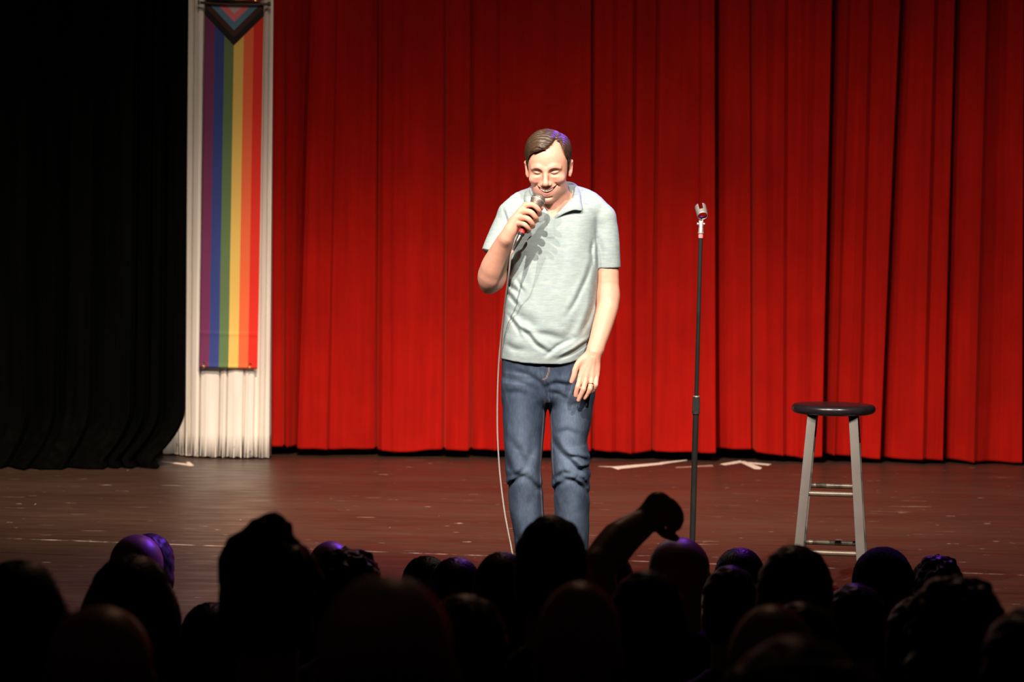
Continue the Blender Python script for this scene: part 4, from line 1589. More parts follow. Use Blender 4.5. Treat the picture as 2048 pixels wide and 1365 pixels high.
# collar: a folded band, standing behind the neck and falling open in front
# stations run from the V up the viewer's left, round the nape and down the viewer's right: (inner foot), (fold), (outer edge)
ST = [
    (PV(1103, 441, -.098), PV(1102.5, 440, -.101), PV(1096, 447, -.108)),
    (PV(1096, 434, -.094), PV(1095, 431, -.102), PV(1083, 446, -.113)),
    (PV(1086, 424, -.084), PV(1083, 419, -.094), PV(1067, 440, -.110)),
    (PV(1076, 412, -.070), PV(1072, 406, -.080), PV(1056, 426, -.100)),
    (PV(1067, 400, -.045), PV(1063, 390, -.052), PV(1051, 408, -.072)),
    (PV(1063, 390, -.010), PV(1059, 380, -.014), PV(1047, 397, -.020)),
    (PV(1070, 382, .035), PV(1068, 370, .036), PV(1056, 388, .048)),
    (PV(1088, 378, .060), PV(1086, 364, .062), PV(1084, 382, .078)),
    (PV(1108, 377, .066), PV(1108, 362, .068), PV(1110, 381, .086)),
    (PV(1128, 377, .058), PV(1130, 362.5, .060), PV(1136, 381, .076)),
    (PV(1143, 381, .032), PV(1146, 366, .034), PV(1157, 384, .044)),
    (PV(1147, 390, -.010), PV(1150, 376, -.014), PV(1163, 394, -.020)),
    (PV(1144, 401, -.045), PV(1147.5, 390, -.052), PV(1163, 406, -.068)),
    (PV(1137, 412, -.070), PV(1141, 404, -.080), PV(1164, 421, -.098)),
    (PV(1127, 422, -.086), PV(1130, 417, -.096), PV(1148, 420.5, -.112)),
    (PV(1115, 432, -.094), PV(1116, 429, -.103), PV(1128, 428, -.113)),
    (PV(1105, 440, -.098), PV(1105, 439, -.102), PV(1109, 440, -.109)),
]


V, F = [], []
NU, NV = 96, 12
for i in range(NU):
    u = (len(ST) - 1) * i / (NU - 1)
    a_, b_, c_ = [catm([s[k] for s in ST], u) for k in range(3)]
    for j in range(NV):
        s = j / (NV - 1)
        if s < .4:
            q = a_ * (1 - s / .4) + b_ * (s / .4)
        else:
            w = (s - .4) / .6
            q = b_ * (1 - w) + c_ * w
            q = q + arr((q[0] - ST[8][0][0]) * .10, (q[1] + .01) * .12, .02) * math.sin(w * PI) * .35
        V.append(q - OFF)
for i in range(NU - 1):
    for j in range(NV - 1):
        F.append((i * NV + j, (i + 1) * NV + j, (i + 1) * NV + j + 1, i * NV + j + 1))
cme = mesh_np('collar', V, F)
set_col(cme, np.tile(arr(.378, .460, .456), (len(V), 1)))
co_ = link('collar', cme, sh, [M_SHIRT])
md = co_.modifiers.new('cloth', 'SOLIDIFY')
md.thickness = .0028
md.offset = 0
md = co_.modifiers.new('sub', 'SUBSURF')
md.levels = 1
md.render_levels = 1
# stitched box at the foot of the placket
b = MB()
for (x0, y0, x1, y1) in ((1093.5, 467.5, 1108.5, 468.5), (1093.5, 474, 1108.5, 475)):
    pts = [P(x0 + (x1 - x0) * k / 6, y0 + (y1 - y0) * k / 6, -.1245) - Vector(OFF) for k in range(7)]
    b.tube(pts, .0010, 6)
b.build('placket_stitching', M_SHIRT, sh)

# ring on the hanging hand
M_GOLD = mat_plain('gold', (.9, .62, .25), .22, 1.0)
b = MB()
rc = PV(1181.8, 768, -.142 - .029)
ax_ = (PV(1180, 778, -.176) - PV(1184, 753, -.160))
ax_ = Vector(ax_ / np.linalg.norm(ax_))
u_ = ax_.orthogonal().normalized()
w_ = ax_.cross(u_)
pts = [Vector(rc - OFF) + (u_ * math.cos(a) + w_ * math.sin(a)) * .0098 for a in np.linspace(0, 2 * PI, 33)]
b.tube(pts, .0016, 8, cap=False)
rg = b.build('ring', M_GOLD, perf)
rg['label'] = 'gold ring'

# shoes
M_SHOE = mat_plain('brown_leather', (.10, .05, .03), .4)
M_SOLE = mat_plain('rubber_sole', (.02, .02, .02), .8)
for cx_, yc_, tw in ((1067, .005, -.06), (1143, -.038, .12)):
    c0 = G(cx_, 1240) * 0 + Vector((P(cx_, 1240, yc_).x, yc_, 0))
    R = Matrix.Rotation(tw, 3, 'Z')

    def W(x, y, z):
        q = R @ Vector((x, y, z))
        return arr(c0.x + q.x, c0.y + q.y, q.z)
    sg = Group()
    sg.add('+', chain([W(0, .06, .045), W(0, -.06, .040), W(0, -.16, .030)], [.038, .040, .036]))
    sg.add('+', chain([W(0, .03, .06), W(0, .02, .10)], [.038, .036]), .02)
    sg.add('&', Prim(lambda p: .016 - p[:, 2]), .004)
    so = to_obj('shoe', sg, (c0.x - .08, c0.y - .24, 0), (c0.x + .08, c0.y + .14, .14), .005, M_SHOE, perf)
    b = MB()
    out = []
    for k in range(28):
        a = 2 * PI * k / 28
        yy = math.cos(a)
        q = R @ Vector((.043 * math.sin(a) * (1 if yy < 0 else .85), -.05 - .150 * -yy * (1 if yy < 0 else 1) if False else -.05 + .150 * yy, 0))
        out.append((c0.x + q.x - OFF[0], c0.y + q.y))
    n = len(out)
    b.add([(x, y, .0) for x, y in out] + [(x, y, .02) for x, y in out], [tuple(range(n - 1, -1, -1)), tuple(range(n, 2 * n))] + [(i, (i + 1) % n, (i + 1) % n + n, i + n) for i in range(n)])
    b.build('sole', M_SOLE, so, bevel=.003)

# ------------------------------------------------------------------ microphone
mic = empty('microphone', tuple(MBt))
tag(mic, 'black handheld microphone with silver mesh head in the performer\'s hand', 'microphone')
MO = Vector(MBt)


def ml(v_):
    return Vector(v_) - MO


mt, md_ = Vector(MT), Vector(MD)
M_MESH = NT('microphone_mesh')
vv = M_MESH.coords()
w1 = M_MESH.n('ShaderNodeTexVoronoi')
w1.inputs['Scale'].default_value = 520
M_MESH.l(vv, w1.inputs['Vector'])
M_MESH.base(M_MESH.ramp(w1.outputs['Distance'], [(0.2, (0.55, 0.45, 0.38)), (0.6, (0.14, 0.11, 0.09))]))
M_MESH.set(Roughness=0.4, Metallic=0.55)
M_MESH.bump(w1.outputs['Distance'], 0.6, 0.001)
M_MICB = mat_plain('black_metal', (.018, .018, .018), .4)
M_STEEL = mat_plain('bright_steel', (.55, .50, .45), .42, .65)
M_REDT = mat_plain('red_tape', (.75, .05, .035), .5)
M_PINKT = mat_plain('pink_tape', (.70, .25, .25), .6)
a_ = ml(mt - md_ * .0255)
e_ = ml(mt + md_ * .2)
b = MB()
b.lathe([(.000, .0005), (.0008, .008), (.004, .0160), (.009, .0212), (.016, .0245), (.024, .0255)], a_, e_)
b.lathe([(.0275, .0252), (.034, .0238), (.043, .0205), (.050, .0180)], a_, e_)
b.build('grille', M_MESH.m, mic)
b = MB()
b.lathe([(.0236, .0245), (.0240, .0262), (.0275, .0262), (.0280, .0245)], a_, e_)
b.build('band', M_STEEL, mic)
b = MB()
b.lathe([(.0490, .0150), (.0500, .0185), (.056, .0178), (.10, .0150), (.150, .0122), (.168, .0118), (.170, .0105)], a_, e_)
b.build('handle', M_MICB, mic)
b = MB()
Lm = (Vector(MBt) - (mt - md_ * .0255)).length
b.lathe([(Lm - .012, .0118), (Lm - .0118, .0128), (Lm + .002, .0128), (Lm + .0022, .0115)], a_, e_)
b.build('red_tape_band', M_REDT, mic)

# cable with its plug
cab = empty('microphone_cable', tuple(MBt))
tag(cab, 'thin grey cable running from the handheld microphone down to the stage', 'cable')
pe = PV(1025.5, 503, -.250)
pd = Vector(pe - MBt).normalized()
pl = Vector(pe - MBt).length
b = MB()
z_ = Vector((0, 0, 0)) + pd * .003
b.lathe([(0, .0100), (.001, .0112), (.008, .0112), (.009, .0095), (.020, .0098), (.0205, .0085), (.034, .0088), (.036, .0080), (pl - .006, .0042), (pl - .003, .0036)], z_, pd * 1.0, 24)
b.build('connector', mat_plain('gunmetal', (.16, .14, .12), .3, .9), cab)
b = MB()
b.lathe([(pl - .003, .0036), (pl - .0026, .0048), (pl + .007, .0046), (pl + .0075, .003)], Vector((0, 0, 0)), pd * 1.0, 16)
b.build('strain_relief', M_PINKT, cab)
cp = [pe + np.array(pd) * .004, PV(1021.5, 513, -.252), PV(1018, 545, -.235), PV(1012.0, 590, -.180), PV(1006.0, 640, -.115), PV(1000.5, 690, -.06), PV(996.8, 740, -.03), PV(994.8, 800, -.02), PV(994.8, 860, -.02),
      PV(997, 910, -.02), PV(1001, 960, -.03), PV(1008.5, 1020, -.05), PV(1016, 1062, -.07), PV(1022.5, 1095, -.09), PV(1028, 1130, -.12), PV(1033, 1180, -.15)]
x1 = P(1036, 1235, -.19).x
cp += [arr(x1, -.19, .02), arr(x1 + .01, -.22, .0045), arr(x1 + .08, -.30, .0045), arr(x1 + .30, -.33, .0045), arr(x1 + .7, -.30, .0045), arr(x1 + 1.5, -.33, .0045), arr(x1 + 2.4, -.30, .0045), arr(x1 + 3.6, -.32, .0045)]
cpl = []
for i in range((len(cp) - 1) * 8 + 1):
    cpl.append(Vector(catm(cp, i / 8.0)) - MO)
for q in cpl:
    q.z = max(q.z, .0040 - MO.z)
b = MB()
b.tube(cpl, .0030, 8)
b.build('cord', mat_plain('grey_cable_jacket', (.30, .26, .23), .5), cab)

# ------------------------------------------------------------------ microphone stand
base = P(1381.5, 1202, .50)
top = P(1401.5, 470, .50)
stn = empty('microphone_stand', (base.x, .50, 0))
tag(stn, 'straight black microphone stand with an empty silver clip', 'microphone stand')
SO = Vector((base.x, .5, 0))
sb = Vector((0, 0, .02))
stp = top - SO
sd = (stp - sb).normalized()
M_POLE = mat_plain('black_chrome_tube', (.035, .034, .032), .28, .4)
b = MB()
b.lathe([(0, .120), (.002, .127), (.012, .127), (.020, .115), (.028, .05), (.034, .022), (.05, .018)], (0, 0, 0), (0, 0, 1), 48)
b.build('base', mat_plain('cast_iron_black', (.02, .02, .02), .5), stn)
Lt = (stp - sb).length
cz = P(1391.5, 812, .5) - SO
tc = (cz - sb).dot(sd)
b = MB()
b.tube([sb, sb + sd * (tc - .02)], .0112, 20)
b.build('lower_tube', M_POLE, stn)
b = MB()
b.tube([sb + sd * (tc + .01), sb + sd * Lt], .0078, 20)
b.build('upper_tube', M_POLE, stn)
b = MB()
n = 40
prof = [(tc - .032, .0125), (tc - .031, .0148), (tc - .020, .0148), (tc - .0195, .0135)]
b.lathe(prof, sb, sb + sd, n)
for k in range(14):
    an = 2 * PI * k / 14
    u_ = sd.orthogonal().normalized()
    w_ = sd.cross(u_)
    o_ = (u_ * math.cos(an) + w_ * math.sin(an)) * .0118
    b.tube([sb + sd * (tc - .020) + o_, sb + sd * (tc + .030) + o_], .0026, 6)
b.lathe([(tc - .020, .0120), (tc + .028, .0120), (tc + .034, .0105)], sb, sb + sd, n)
b.build('clutch', mat_plain('black_rubber', (.03, .03, .028), .45), stn)
b = MB()
b.lathe([(tc + .0330, .0105), (tc + .0335, .0128), (tc + .0375, .0122), (tc + .038, .008)], sb, sb + sd, n)
b.build('clutch_ring', M_STEEL, stn)
b = MB()
b.lathe([(Lt - .012, .0080), (Lt - .0118, .0090), (Lt + .004, .0090)], sb, sb + sd, 20)
b.build('tape_band', M_PINKT, stn)
# swivel and clip
clip = empty('microphone_clip', tuple(sb + sd * Lt))
clip.parent = stn
b = MB()
z0 = Vector((0, 0, 0))
b.lathe([(.004, .0078), (.005, .0118), (.009, .0118), (.010, .0100), (.026, .0096), (.030, .0080), (.048, .0075)], z0, sd, 24)
b.box(Vector((.0, 0, .043)), (.016, .012, .026))
b.tube([(-.012, 0, .041), (.013, 0, .041)], .0035, 12)
b.tube([(-.0150, 0, .041), (-.0105, 0, .041)], .0050, 12)
b.tube([(.0110, 0, .041), (.0145, 0, .041)], .0042, 12)
b.build('swivel', M_STEEL, clip, bevel=.001)
# split sleeve: a tube of spring steel with a slot in front, tipped towards the hall
V, F = [], []
tc_ = Vector((.0010, -.004, .088))
axd = Vector((-.13, .70, .70)).normalized()
w_ = (Vector((0, -1, 0)) - axd * Vector((0, -1, 0)).dot(axd)).normalized()
u_ = axd.cross(w_).normalized()
NA, NS = 48, 14
for j in range(NS + 1):
    for i in range(NA):
        an = 2 * PI * i / NA
        V.append(tc_ + axd * (-.025 + .050 * j / NS) + (u_ * math.cos(an) + w_ * math.sin(an)) * .0178 * (1 + .08 * j / NS))
for j in range(NS):
    for i in range(NA):
        an = 2 * PI * (i + .5) / NA
        df = abs((an - PI / 2 + PI) % (2 * PI) - PI)
        db = abs((an + PI / 2 + PI) % (2 * PI) - PI)
        if (j >= 6 and df < .34) or (j >= 3 and db < 1.0):
            continue
        i2 = (i + 1) % NA
        F.append((j * NA + i, j * NA + i2, (j + 1) * NA + i2, (j + 1) * NA + i))
me_ = mesh_np('sleeve', V, F)
slv = link('sleeve', me_, clip, [M_STEEL])
md = slv.modifiers.new('sheet', 'SOLIDIFY')
md.thickness = .0022
b = MB()
b.tube([(0, 0, .052), (.0012, -.008, .0685)], .0052, 12)
b.build('hinge', M_MICB, clip)

# ------------------------------------------------------------------ stool
YS = .52
sc_ = P(1667, 812, YS)
stl = empty('stool', (sc_.x, YS, 0), math.radians(-9))
tag(stl, 'tall round-seated wooden stool with grey legs beside the microphone stand', 'stool')
M_SEAT = mat_plain('black_lacquer', (.014, .010, .012), .30, coat=.3, var=.3, scale=30)
M_LEG = mat_plain('grey_painted_wood', (.130, .115, .100), .38, var=.10, scale=9)
M_RUNG = mat_plain('bronze_worn_lacquer', (.16, .125, .090), .34, .35, var=.25, scale=14)
HZ = sc_.z + .006
b = MB()
b.lathe([(0, .001), (0, .135), (.004, .150), (.012, .1575), (.022, .1585), (.030, .156), (.0345, .150), (.036, .142), (.0355, .06), (.035, .001)], (0, 0, HZ - .036), (0, 0, HZ), 72)
st_seat = b.build('seat', M_SEAT, stl, angle=60)
legs = []
for sx in (-1, 1):
    for sy in (-1, 1):
        ft = Vector((sx * .132, sy * .150, 0.0))
        tp = Vector((sx * .0765, sy * .088, HZ - .034))
        b = MB()
        b.bar(ft, tp, .034, .030, front=(0, -1, 0))
        V_ = [Vector(q) for q in b.v]
        for i_, q in enumerate(V_):
            if i_ < 4:
                b.v[i_] = (q.x, q.y, 0.0)
        b.build('leg', M_LEG, stl, bevel=.0025)
        legs.append((sx, sy, ft, tp))


def leg_at(sx, sy, z):
    ft = Vector((sx * .132, sy * .150, 0.0))
    tp = Vector((sx * .0765, sy * .088, HZ - .034))
    return ft.lerp(tp, z / (HZ - .034))


for sy, zs in ((-1, (.210, .430)), (1, (.215, .437))):
    for z in zs:
        b = MB()
        b.tube([leg_at(-1, sy, z), leg_at(1, sy, z)], .0098, 16)
        b.build('rung', M_RUNG, stl)
for sx in (-1, 1):
    for z in (.28, .50):
        b = MB()
        b.tube([leg_at(sx, -1, z), leg_at(sx, 1, z)], .0098, 16)
        b.build('rung', M_RUNG, stl)

# ================================================================== THE AUDIENCE
# one seated figure is modelled (facing the stage, +y, hips at the origin over the floor), its clothes and several heads of hair; the rest are copies
def seated_body(raised=False):
    g = Group()
    A = g.add
    hz = 1.13
    # head: back of the skull towards -y
    A('+', ell((0, .010, hz + .045), (.0755, .092, .082)))
    A('+', ell((0, .050, hz - .010), (.062, .055, .078)), .02)
    A('+', ell((0, .070, hz - .070), (.030, .030, .024)), .02)
    A('+', ell((0, .106, hz - .010), (.012, .016, .020)), .01)
    for s in (-1, 1):
        A('+', ell((s * .078, .012, hz - .002), (.007, .018, .031)), .006)
    A('+', chain([arr(0, .000, hz - .03), arr(0, -.018, hz - .13), arr(0, -.035, hz - .22)], [.056, .056, .070]), .02)
    # trunk
    A('+', ell((0, -.030, .80), (.165, .110, .150)), .05)
    A('+', ell((0, -.020, .60), (.150, .115, .170)), .05)
    A('+', ell((0, -.020, .50), (.170, .125, .100)), .04)
    for s in (-1, 1):
        A('+', chain([arr(s * .04, -.035, .945), arr(s * .165, -.035, .895)], [.050, .052]), .03)
        A('+', chain([arr(s * .085, .00, .50), arr(s * .105, .42, .505)], [.085, .058]), .03)
        A('+', chain([arr(s * .105, .42, .500), arr(s * .105, .43, .28), arr(s * .105, .36, .07)], [.056, .054, .036]), .02)
        A('+', chain([arr(s * .105, .34, .055), arr(s * .110, .47, .035)], [.040, .030]), .02)
        if raised and s > 0:
            el, wr = arr(.108, .150, 1.140), arr(.228, .330, 1.222)
            A('+', chain([arr(s * .165, -.030, .890), arr(.140, .070, 1.03), el], [.056, .048, .043]), .02)
            A('+', chain([el, arr(.165, .240, 1.192), wr], [.045, .045, .031]), .015)
            hd = wr - arr(.375, .42, .965)
            A('+', chain([wr, arr(.415, .445, 1.000) + hd], [.028, .034]), .012)
            A('+', ell(arr(.425, .440, .995) + hd, (.036, .026, .032)), .012)
            # a loose fist with the forefinger and thumb reaching out
            kn = [arr(.445, .458, 1.010), arr(.450, .452, .996), arr(.447, .444, .982), arr(.439, .436, .970)]
            tp = [(arr(.470, .462, .992), arr(.476, .456, .972)), (arr(.472, .452, .976), arr(.468, .444, .958)), (arr(.464, .440, .966), arr(.454, .432, .950)), (arr(.450, .428, .956), arr(.438, .422, .944))]
            for k_, (m_, t_) in zip(kn, tp):
                A('+', chain([arr(.415, .44, .992) + hd, k_ + hd, m_ + hd, t_ + hd], [.012, .0105, .0095, .008]), .003)
            A('+', chain([arr(.405, .432, .975) + hd, arr(.430, .418, .948) + hd, arr(.462, .414, .938) + hd], [.013, .011, .0085]), .006)
            continue
        el = arr(s * .190, .02, .640)
        wr = arr(s * .115, .24, .610)
        A('+', chain([arr(s * .170, -.030, .890), arr(s * .205, -.020, .77), el], [.054, .047, .042]), .02)
        A('+', chain([el, wr], [.042, .028]), .015)
        A('+', ell((s * .100, .285, .600), (.034, .046, .018)), .012)
        for k_ in range(4):
            x = s * (.124 - .019 * k_)
            A('+', chain([arr(x - s * .002, .300, .603), arr(x - s * .004, .345, .600 + .002 * k_), arr(x - s * .005, .372 - .004 * abs(k_ - 1.5), .584)], [.0105, .0092, .0075]), .002)
        A('+', chain([arr(s * .088, .262, .606), arr(s * .062, .292, .602), arr(s * .058, .322, .590)], [.013, .010, .008]), .005)
    return g


def shirt_of(raised=False):
    g = Group(disp=lambda p: vnoise(p * arr(14, 14, 9)) * .006)
    A = g.add
    A('+', chain([arr(0, -.034, .955), arr(0, -.030, .86)], [.078, .10]))
    A('+', ell((0, -.032, .80), (.182, .126, .160)), .05)
    A('+', ell((0, -.022, .60), (.172, .135, .170)), .05)
    for s in (-1, 1):
        A('+', chain([arr(s * .05, -.036, .940), arr(s * .170, -.036, .888)], [.062, .066]), .03)
        if raised and s > 0:
            A('+', chain([arr(.168, -.030, .885), arr(.156, .015, .955)], [.064, .060]), .02)
        else:
            A('+', chain([arr(s * .176, -.032, .880), arr(s * .206, -.018, .745)], [.064, .062]), .02)
    A('&', Prim(lambda p: .485 - p[:, 2]), .01)
    A('-', chain([arr(0, -.004, 1.10), arr(0, -.016, .985)], [.062, .064]), .01)
    return g


def trousers_of():
    g = Group(disp=lambda p: vnoise(p * arr(14, 14, 14)) * .004)
    g.add('+', ell((0, -.020, .50), (.182, .137, .110)))
    for s in (-1, 1):
        g.add('+', chain([arr(s * .088, .00, .50), arr(s * .105, .42, .508)], [.095, .072]), .03)
        g.add('+', chain([arr(s * .105, .43, .500), arr(s * .105, .43, .28), arr(s * .105, .365, .11)], [.070, .066, .060]), .02)
    return g


def shoe_of(s):
    g = Group()
    g.add('+', chain([arr(s * .105, .32, .05), arr(s * .108, .40, .045), arr(s * .112, .49, .035)], [.044, .044, .038]))
    g.add('&', Prim(lambda p: .006 - p[:, 2]), .004)
    return g


def hair_short(p0=0.0):
    g = Group(disp=lambda p: vnoise(p * 60) * .003 + vnoise(p * arr(140, 140, 60)) * .0015)
    g.add('+', ell((0, .002, 1.183), (.084, .100, .090)))
    g.add('+', ell((0, -.020, 1.130), (.080, .076, .075)), .03)
    g.add('&', Prim(lambda p: 1.075 - p[:, 2] + np.clip(p[:, 1] - .015, 0, .08) * 1.9), .012)
    g.add('-', ell((0, .014, 1.172), (.072, .090, .076)), .002)
    return g


def hair_tuft():
    g = hair_short()
    g.items = g.items[:2] + [('+', ell((0, .0, 1.205), (.070, .085, .085)), .02), ('+', chain([arr(-.03, .0, 1.24), arr(.010, .0, 1.290), arr(.022, .0, 1.302)], [.050, .022, .008]), .03),
                             ('+', chain([arr(.06, .0, 1.22), arr(.085, .0, 1.20)], [.03, .012]), .02)] + g.items[2:]
    g.disp = lambda p: vnoise(p * arr(70, 70, 30)) * .006 + vnoise(p * 25) * .004
    return g


def hair_curly():
    g = Group(disp=lambda p: vnoise(p * 42) * .011 + vnoise(p * 90) * .004)
    g.add('+', ell((0, -.002, 1.178), (.100, .112, .098)))
    g.add('+', ell((0, -.030, 1.100), (.102, .080, .090)), .03)
    g.add('&', Prim(lambda p: 1.015 - p[:, 2] + np.clip(p[:, 1] - .015, 0, .08) * 3), .012)
    g.add('-', ell((0, .014, 1.172), (.072, .090, .076)), .002)
    return g


def hair_bob(low=1.0, wide=.102):
    def comb(p):
        a = np.arctan2(p[:, 0], -p[:, 1] + .02)
        return np.sin(a * 46 + vnoise(p * 12) * 2) * .0016 + vnoise(p * arr(18, 18, 7)) * .004
    g = Group(disp=comb)
    g.add('+', ell((0, .000, 1.176), (.088, .104, .092)))
    g.add('+', chain([arr(-.030, -.022, 1.12), arr(-.034, -.035, low + .05)], [wide - .035, wide - .030]), .04)
    g.add('+', chain([arr(.030, -.022, 1.12), arr(.034, -.035, low + .05)], [wide - .035, wide - .030]), .04)
    g.add('&', Prim(lambda p: low - p[:, 2] + np.clip(p[:, 1] - .03, 0, .1) * 4), .015)
    g.add('-', ell((0, .014, 1.172), (.072, .090, .076)), .002)
    return g


def hair_ponytail():
    g = hair_short()
    g.items.insert(2, ('+', chain([arr(0, -.09, 1.20), arr(.01, -.135, 1.17), arr(.0, -.135, 1.06)], [.022, .030, .012]), .012))
    return g


def beanie():
    g = Group(disp=lambda p: np.sin(np.arctan2(p[:, 0], p[:, 1]) * 44) * .0016 + vnoise(p * 30) * .002)
    g.add('+', ell((0, .006, 1.183), (.090, .106, .096)))
    g.add('+', ell((0, .000, 1.125), (.089, .104, .030)), .008)
    g.add('&', Prim(lambda p: 1.105 - p[:, 2]), .006)
    g.add('-', ell((0, .012, 1.165), (.074, .092, .076)), .002)
    return g


def flat_cap():
    g = Group(disp=lambda p: vnoise(p * 30) * .0015)
    g.add('+', ell((0, .010, 1.198), (.092, .112, .060)))
    g.add('&', Prim(lambda p: 1.165 - p[:, 2]), .008)
    g.add('+', ell((0, .120, 1.178), (.070, .055, .009)), .006)
    g.add('-', ell((0, .014, 1.150), (.074, .092, .070)), .002)
    return g


BB = ((-.40, -.20, 0.0), (.40, .62, 1.35))
VB = .0085
HB = ((-.16, -.20, .93), (.16, .22, 1.34))


def proto(name, g, box, vox):
    me, V = sdf_mesh(name, g, box[0], box[1], vox)
    return me


ME = dict(
    body=proto('body', seated_body(), BB, .0075), body_r=proto('body', seated_body(True), ((-.40, -.20, 0.0), (.55, .62, 1.37)), .0065),
    shirt=proto('shirt', shirt_of(), BB, .009), shirt_r=proto('shirt', shirt_of(True), BB, .009), trousers=proto('trousers', trousers_of(), BB, .010),
    shoe_l=proto('shoe', shoe_of(-1), BB, .009), shoe_r=proto('shoe', shoe_of(1), BB, .009),
    short=proto('hair', hair_short(), HB, .0050), tuft=proto('hair', hair_tuft(), HB, .0045), curly=proto('hair', hair_curly(), HB, .0050),
    bob=proto('hair', hair_bob(), HB, .0050), long=proto('hair', hair_bob(.80, .122), ((-.2, -.22, .75), (.2, .22, 1.34)), .006), pony=proto('hair', hair_ponytail(), HB, .0050),
    beanie=proto('knitted_hat', beanie(), HB, .0045), cap=proto('flat_cap', flat_cap(), HB, .0050))


def hair_mat(name, c):
    t = NT(name)
    f = t.noise(t.coords(scale=(60, 60, 12)), 1.0, 4)
    t.base(t.ramp(f, [(0.3, tuple(x * .7 for x in c)), (0.7, tuple(min(1, x * 1.3) for x in c))]))
    t.set(Roughness=0.45)
    return t.m


H_BLACK = hair_mat('black_hair', (.010, .008, .007))
H_BROWN = hair_mat('dark_brown_hair', (.030, .018, .011))
H_GREY = hair_mat('grey_hair', (.16, .15, .145))
H_BLOND = hair_mat('ash_blond_hair', (.13, .085, .05))
C_NAVY = mat_plain('navy_knit', (.012, .015, .03), .9, bump=.3)
C_CLOTH = [mat_plain('dark_cotton', (.015, .015, .018), .9), mat_plain('maroon_cotton', (.05, .012, .012), .9), mat_plain('charcoal_wool', (.03, .03, .032), .95), mat_plain('olive_cotton', (.028, .028, .016), .9)]
C_TROU = mat_plain('dark_trousers', (.012, .014, .022), .9)
M_ASKIN = mat_plain('audience_skin', (.50, .27, .18), .42, var=.06, scale=20)
M_ASHOE = mat_plain('dark_shoe', (.015, .012, .01), .5)


def part(name, me, mat, root):
    key = mat.name
    m2 = MEC.get((me.name, key))
    if m2 is None:
        m2 = me.copy()
        m2.materials.clear()
        m2.materials.append(mat)
        MEC[(me.name, key)] = m2
    o = bpy.data.objects.new(name, m2)
    COLL.objects.link(o)
    o.parent = root
    return o


MEC = {}
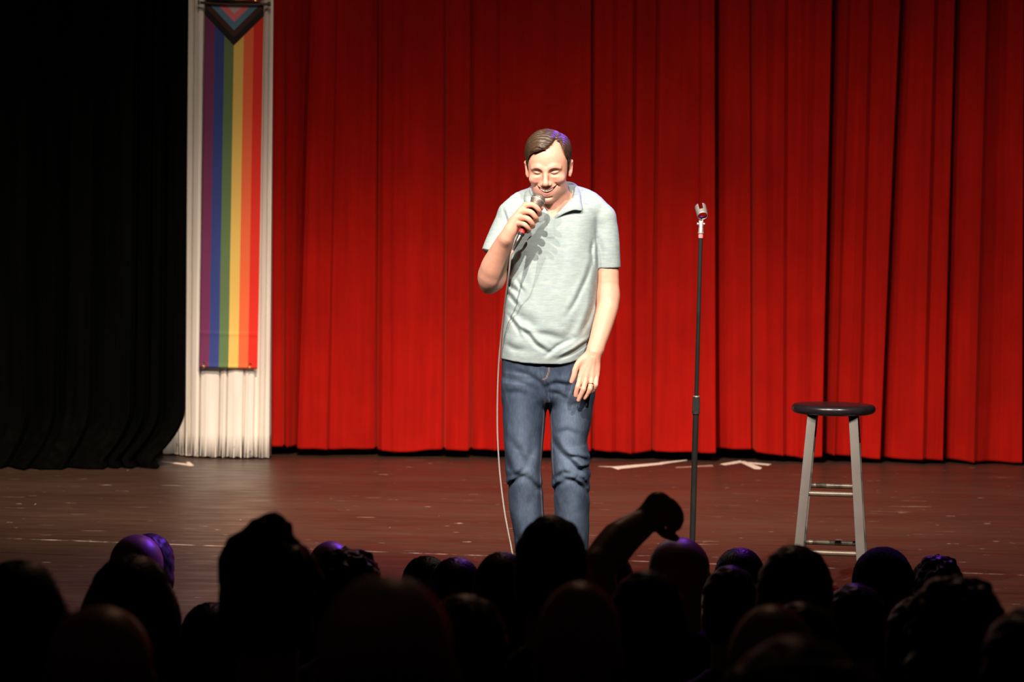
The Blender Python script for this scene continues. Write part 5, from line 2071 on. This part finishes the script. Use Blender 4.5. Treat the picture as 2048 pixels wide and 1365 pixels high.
# (centre px, top py of the head, distance from the camera, hair, material, scale, turn in degrees, label, cloth)
AUD = [
    (301, 1068, 8.1, 'short', H_GREY, .90, -8, 'grey-haired audience member just right of a bald head near the black curtain', 2),
    (852, 1113, 8.1, 'bob', H_BROWN, .88, 10, 'audience member with a brown bob, left of one with a dark neatly parted bob', 0),
    (1222, 1106, 8.1, 'bob', H_BLOND, .84, -6, 'fair-haired audience member seen under the raised arm', 1),
    (1480, 1097, 8.1, 'bob', H_BROWN, .92, 0, 'audience member whose glossy hair shines violet, left of the stool', 1),
    (1877, 1110, 8.1, 'curly', H_BROWN, .84, 0, 'audience member with curly hair right of the knitted hat', 1),
    (272, 1070, 7.2, None, None, 1.02, 0, 'bald audience member behind the long-haired one in a flat cap', 1),
    (660, 1083, 7.2, None, None, .88, 0, 'bald head catching a purple glint, mostly hidden by thick curly hair', 3),
    (912, 1116, 7.2, 'bob', H_BLACK, .86, 0, 'audience member with a dark neatly parted bob', 2),
    (1360, 1076, 7.2, None, None, 1.16, 0, 'large bald head with a purple rim below the microphone stand', 3),
    (1768, 1095, 7.2, 'beanie', C_NAVY, .98, 0, 'audience member in a navy knitted hat right of the stool', 3),
    (692, 1095, 6.3, 'curly', H_BROWN, .92, 0, 'audience member with thick curly brown hair', 1),
    (1004, 1105, 6.3, 'bob', H_BLOND, .80, 0, 'fair-haired audience member in front of the performer\'s legs', 3),
    (1462, 1132, 6.3, 'short', H_BLACK, .84, 0, 'short-haired audience member hiding the lower half of the violet-shining hair', 0),
    (1712, 1168, 6.3, 'short', H_BROWN, .90, 0, 'brown-haired audience member below the gap between broad dark head and knitted hat', 1),
    (424, 1206, 6.3, 'bob', H_BLACK, .88, 0, 'audience member with a dark bob left of the spiky-haired head', 1),
    (1606, 1205, 4.5, 'short', H_BROWN, .84, 0, 'audience member directly below the broad dark head by the stool', 1),
    (262, 1110, 5.4, 'long', H_BLACK, .94, 0, 'long-haired audience member wearing a flat-topped dark cap', 0),
    (1103, 1031, 5.4, 'short', H_BLACK, .92, 0, 'dark-haired audience member raising one bare arm towards the stage', 2),
    (1592, 1091, 5.4, 'short', H_BLACK, .96, -12, 'audience member with a broad dark head in front of the left stool leg', 2),
    (1838, 1194, 5.4, 'short', H_BLACK, .82, 0, 'short-haired audience member between the knitted hat and the bushy black hair', 0),
    (36, 1121, 4.5, 'long', H_BLACK, .90, 0, 'audience member with long dark hair at the left edge of the crowd', 0),
    (537, 1044, 4.5, 'tuft', H_BLACK, 1.0, 6, 'tall audience member with a spiky tuft of dark hair', 2),
    (930, 1190, 4.5, 'short', H_BLACK, .92, 0, 'short-haired audience member right of the biggest bald head', 2),
    (1296, 1141, 4.5, 'short', H_BLACK, .84, 0, 'short-haired audience member in front of the large bald head with a purple rim', 2),
    (1916, 1150, 4.5, 'curly', H_BLACK, .90, 0, 'audience member with big bushy black hair at the right', 0),
    (196, 1213, 3.6, None, None, 1.0, 0, 'bald audience member low in the left corner of the crowd', 3),
    (1160, 1165, 3.6, None, None, .80, 0, 'bald audience member directly below the one with the raised arm', 0),
    (1548, 1212, 3.6, None, None, .84, 0, 'bald audience member behind the broad dark head by the stool', 3),
    (2076, 1212, 3.6, 'short', H_BROWN, .92, 0, 'audience member cut off by the right edge of the frame', 2),
    (770, 1152, 2.75, None, None, 1.0, 0, 'very near bald head, biggest and blurriest of the crowd', 0),
    (1600, 1275, 2.75, 'pony', H_BLACK, .95, 0, 'near audience member with a glittering band in tied-back hair', 2),
]
TOPZ = {None: 1.258, 'short': 1.273, 'tuft': 1.300, 'curly': 1.278, 'bob': 1.268, 'long': 1.268, 'pony': 1.273, 'beanie': 1.279, 'cap': 1.258}
for px, py, dist, hair, hm, sc, turn, label, ci in AUD:
    Y = -9.0 + dist
    top = P(px, py, Y)
    root = empty('person', (top.x, Y, 0), math.radians(turn))
    tz = TOPZ[hair]
    fz = house_z(Y)
    # grown to the sitting height the place asks for; heads keep the person's own scale
    need = (top.z - fz) / tz
    root.scale = (sc, sc, need)

    root.location.z = fz
    if abs(need - sc) > .10:
        print('AUD', label, round(need, 3), sc)
    tag(root, label, 'person', 'audience in front of the stage')
    r_ = 'arm' in label and 'raising' in label
    part('body', ME['body_r' if r_ else 'body'], M_ASKIN, root)
    part('shirt', ME['shirt_r' if r_ else 'shirt'], C_CLOTH[ci], root)
    part('trousers', ME['trousers'], C_TROU, root)
    part('shoe', ME['shoe_l'], M_ASHOE, root)
    part('shoe', ME['shoe_r'], M_ASHOE, root)
    if hair:
        part('knitted_hat' if hair == 'beanie' else 'hair', ME[hair], hm, root)
    if 'flat-topped' in label:
        part('flat_cap', ME['cap'], C_CLOTH[0], root)
    if 'glittering' in label:
        hb = MB()
        for k in range(26):
            a = PI * (1.0 + k / 25.0)
            q = Vector((.090 * math.cos(a), .0 + .100 * math.sin(a) * .6, 1.215 + .040 * abs(math.sin(a))))
            hb.box(q, (.006, .006, .006), Matrix.Rotation(k * 1.3, 3, 'X') @ Matrix.Rotation(k * .7, 3, 'Z'))
        for k in range(25):
            a, a2 = PI * (1.0 + k / 25.0), PI * (1.0 + (k + 1) / 25.0)
            hb.tube([(.088 * math.cos(a), .098 * math.sin(a) * .6, 1.213 + .040 * abs(math.sin(a))), (.088 * math.cos(a2), .098 * math.sin(a2) * .6, 1.213 + .040 * abs(math.sin(a2)))], .004, 6)
        o = hb.build('hair_band', M_STEEL, root)
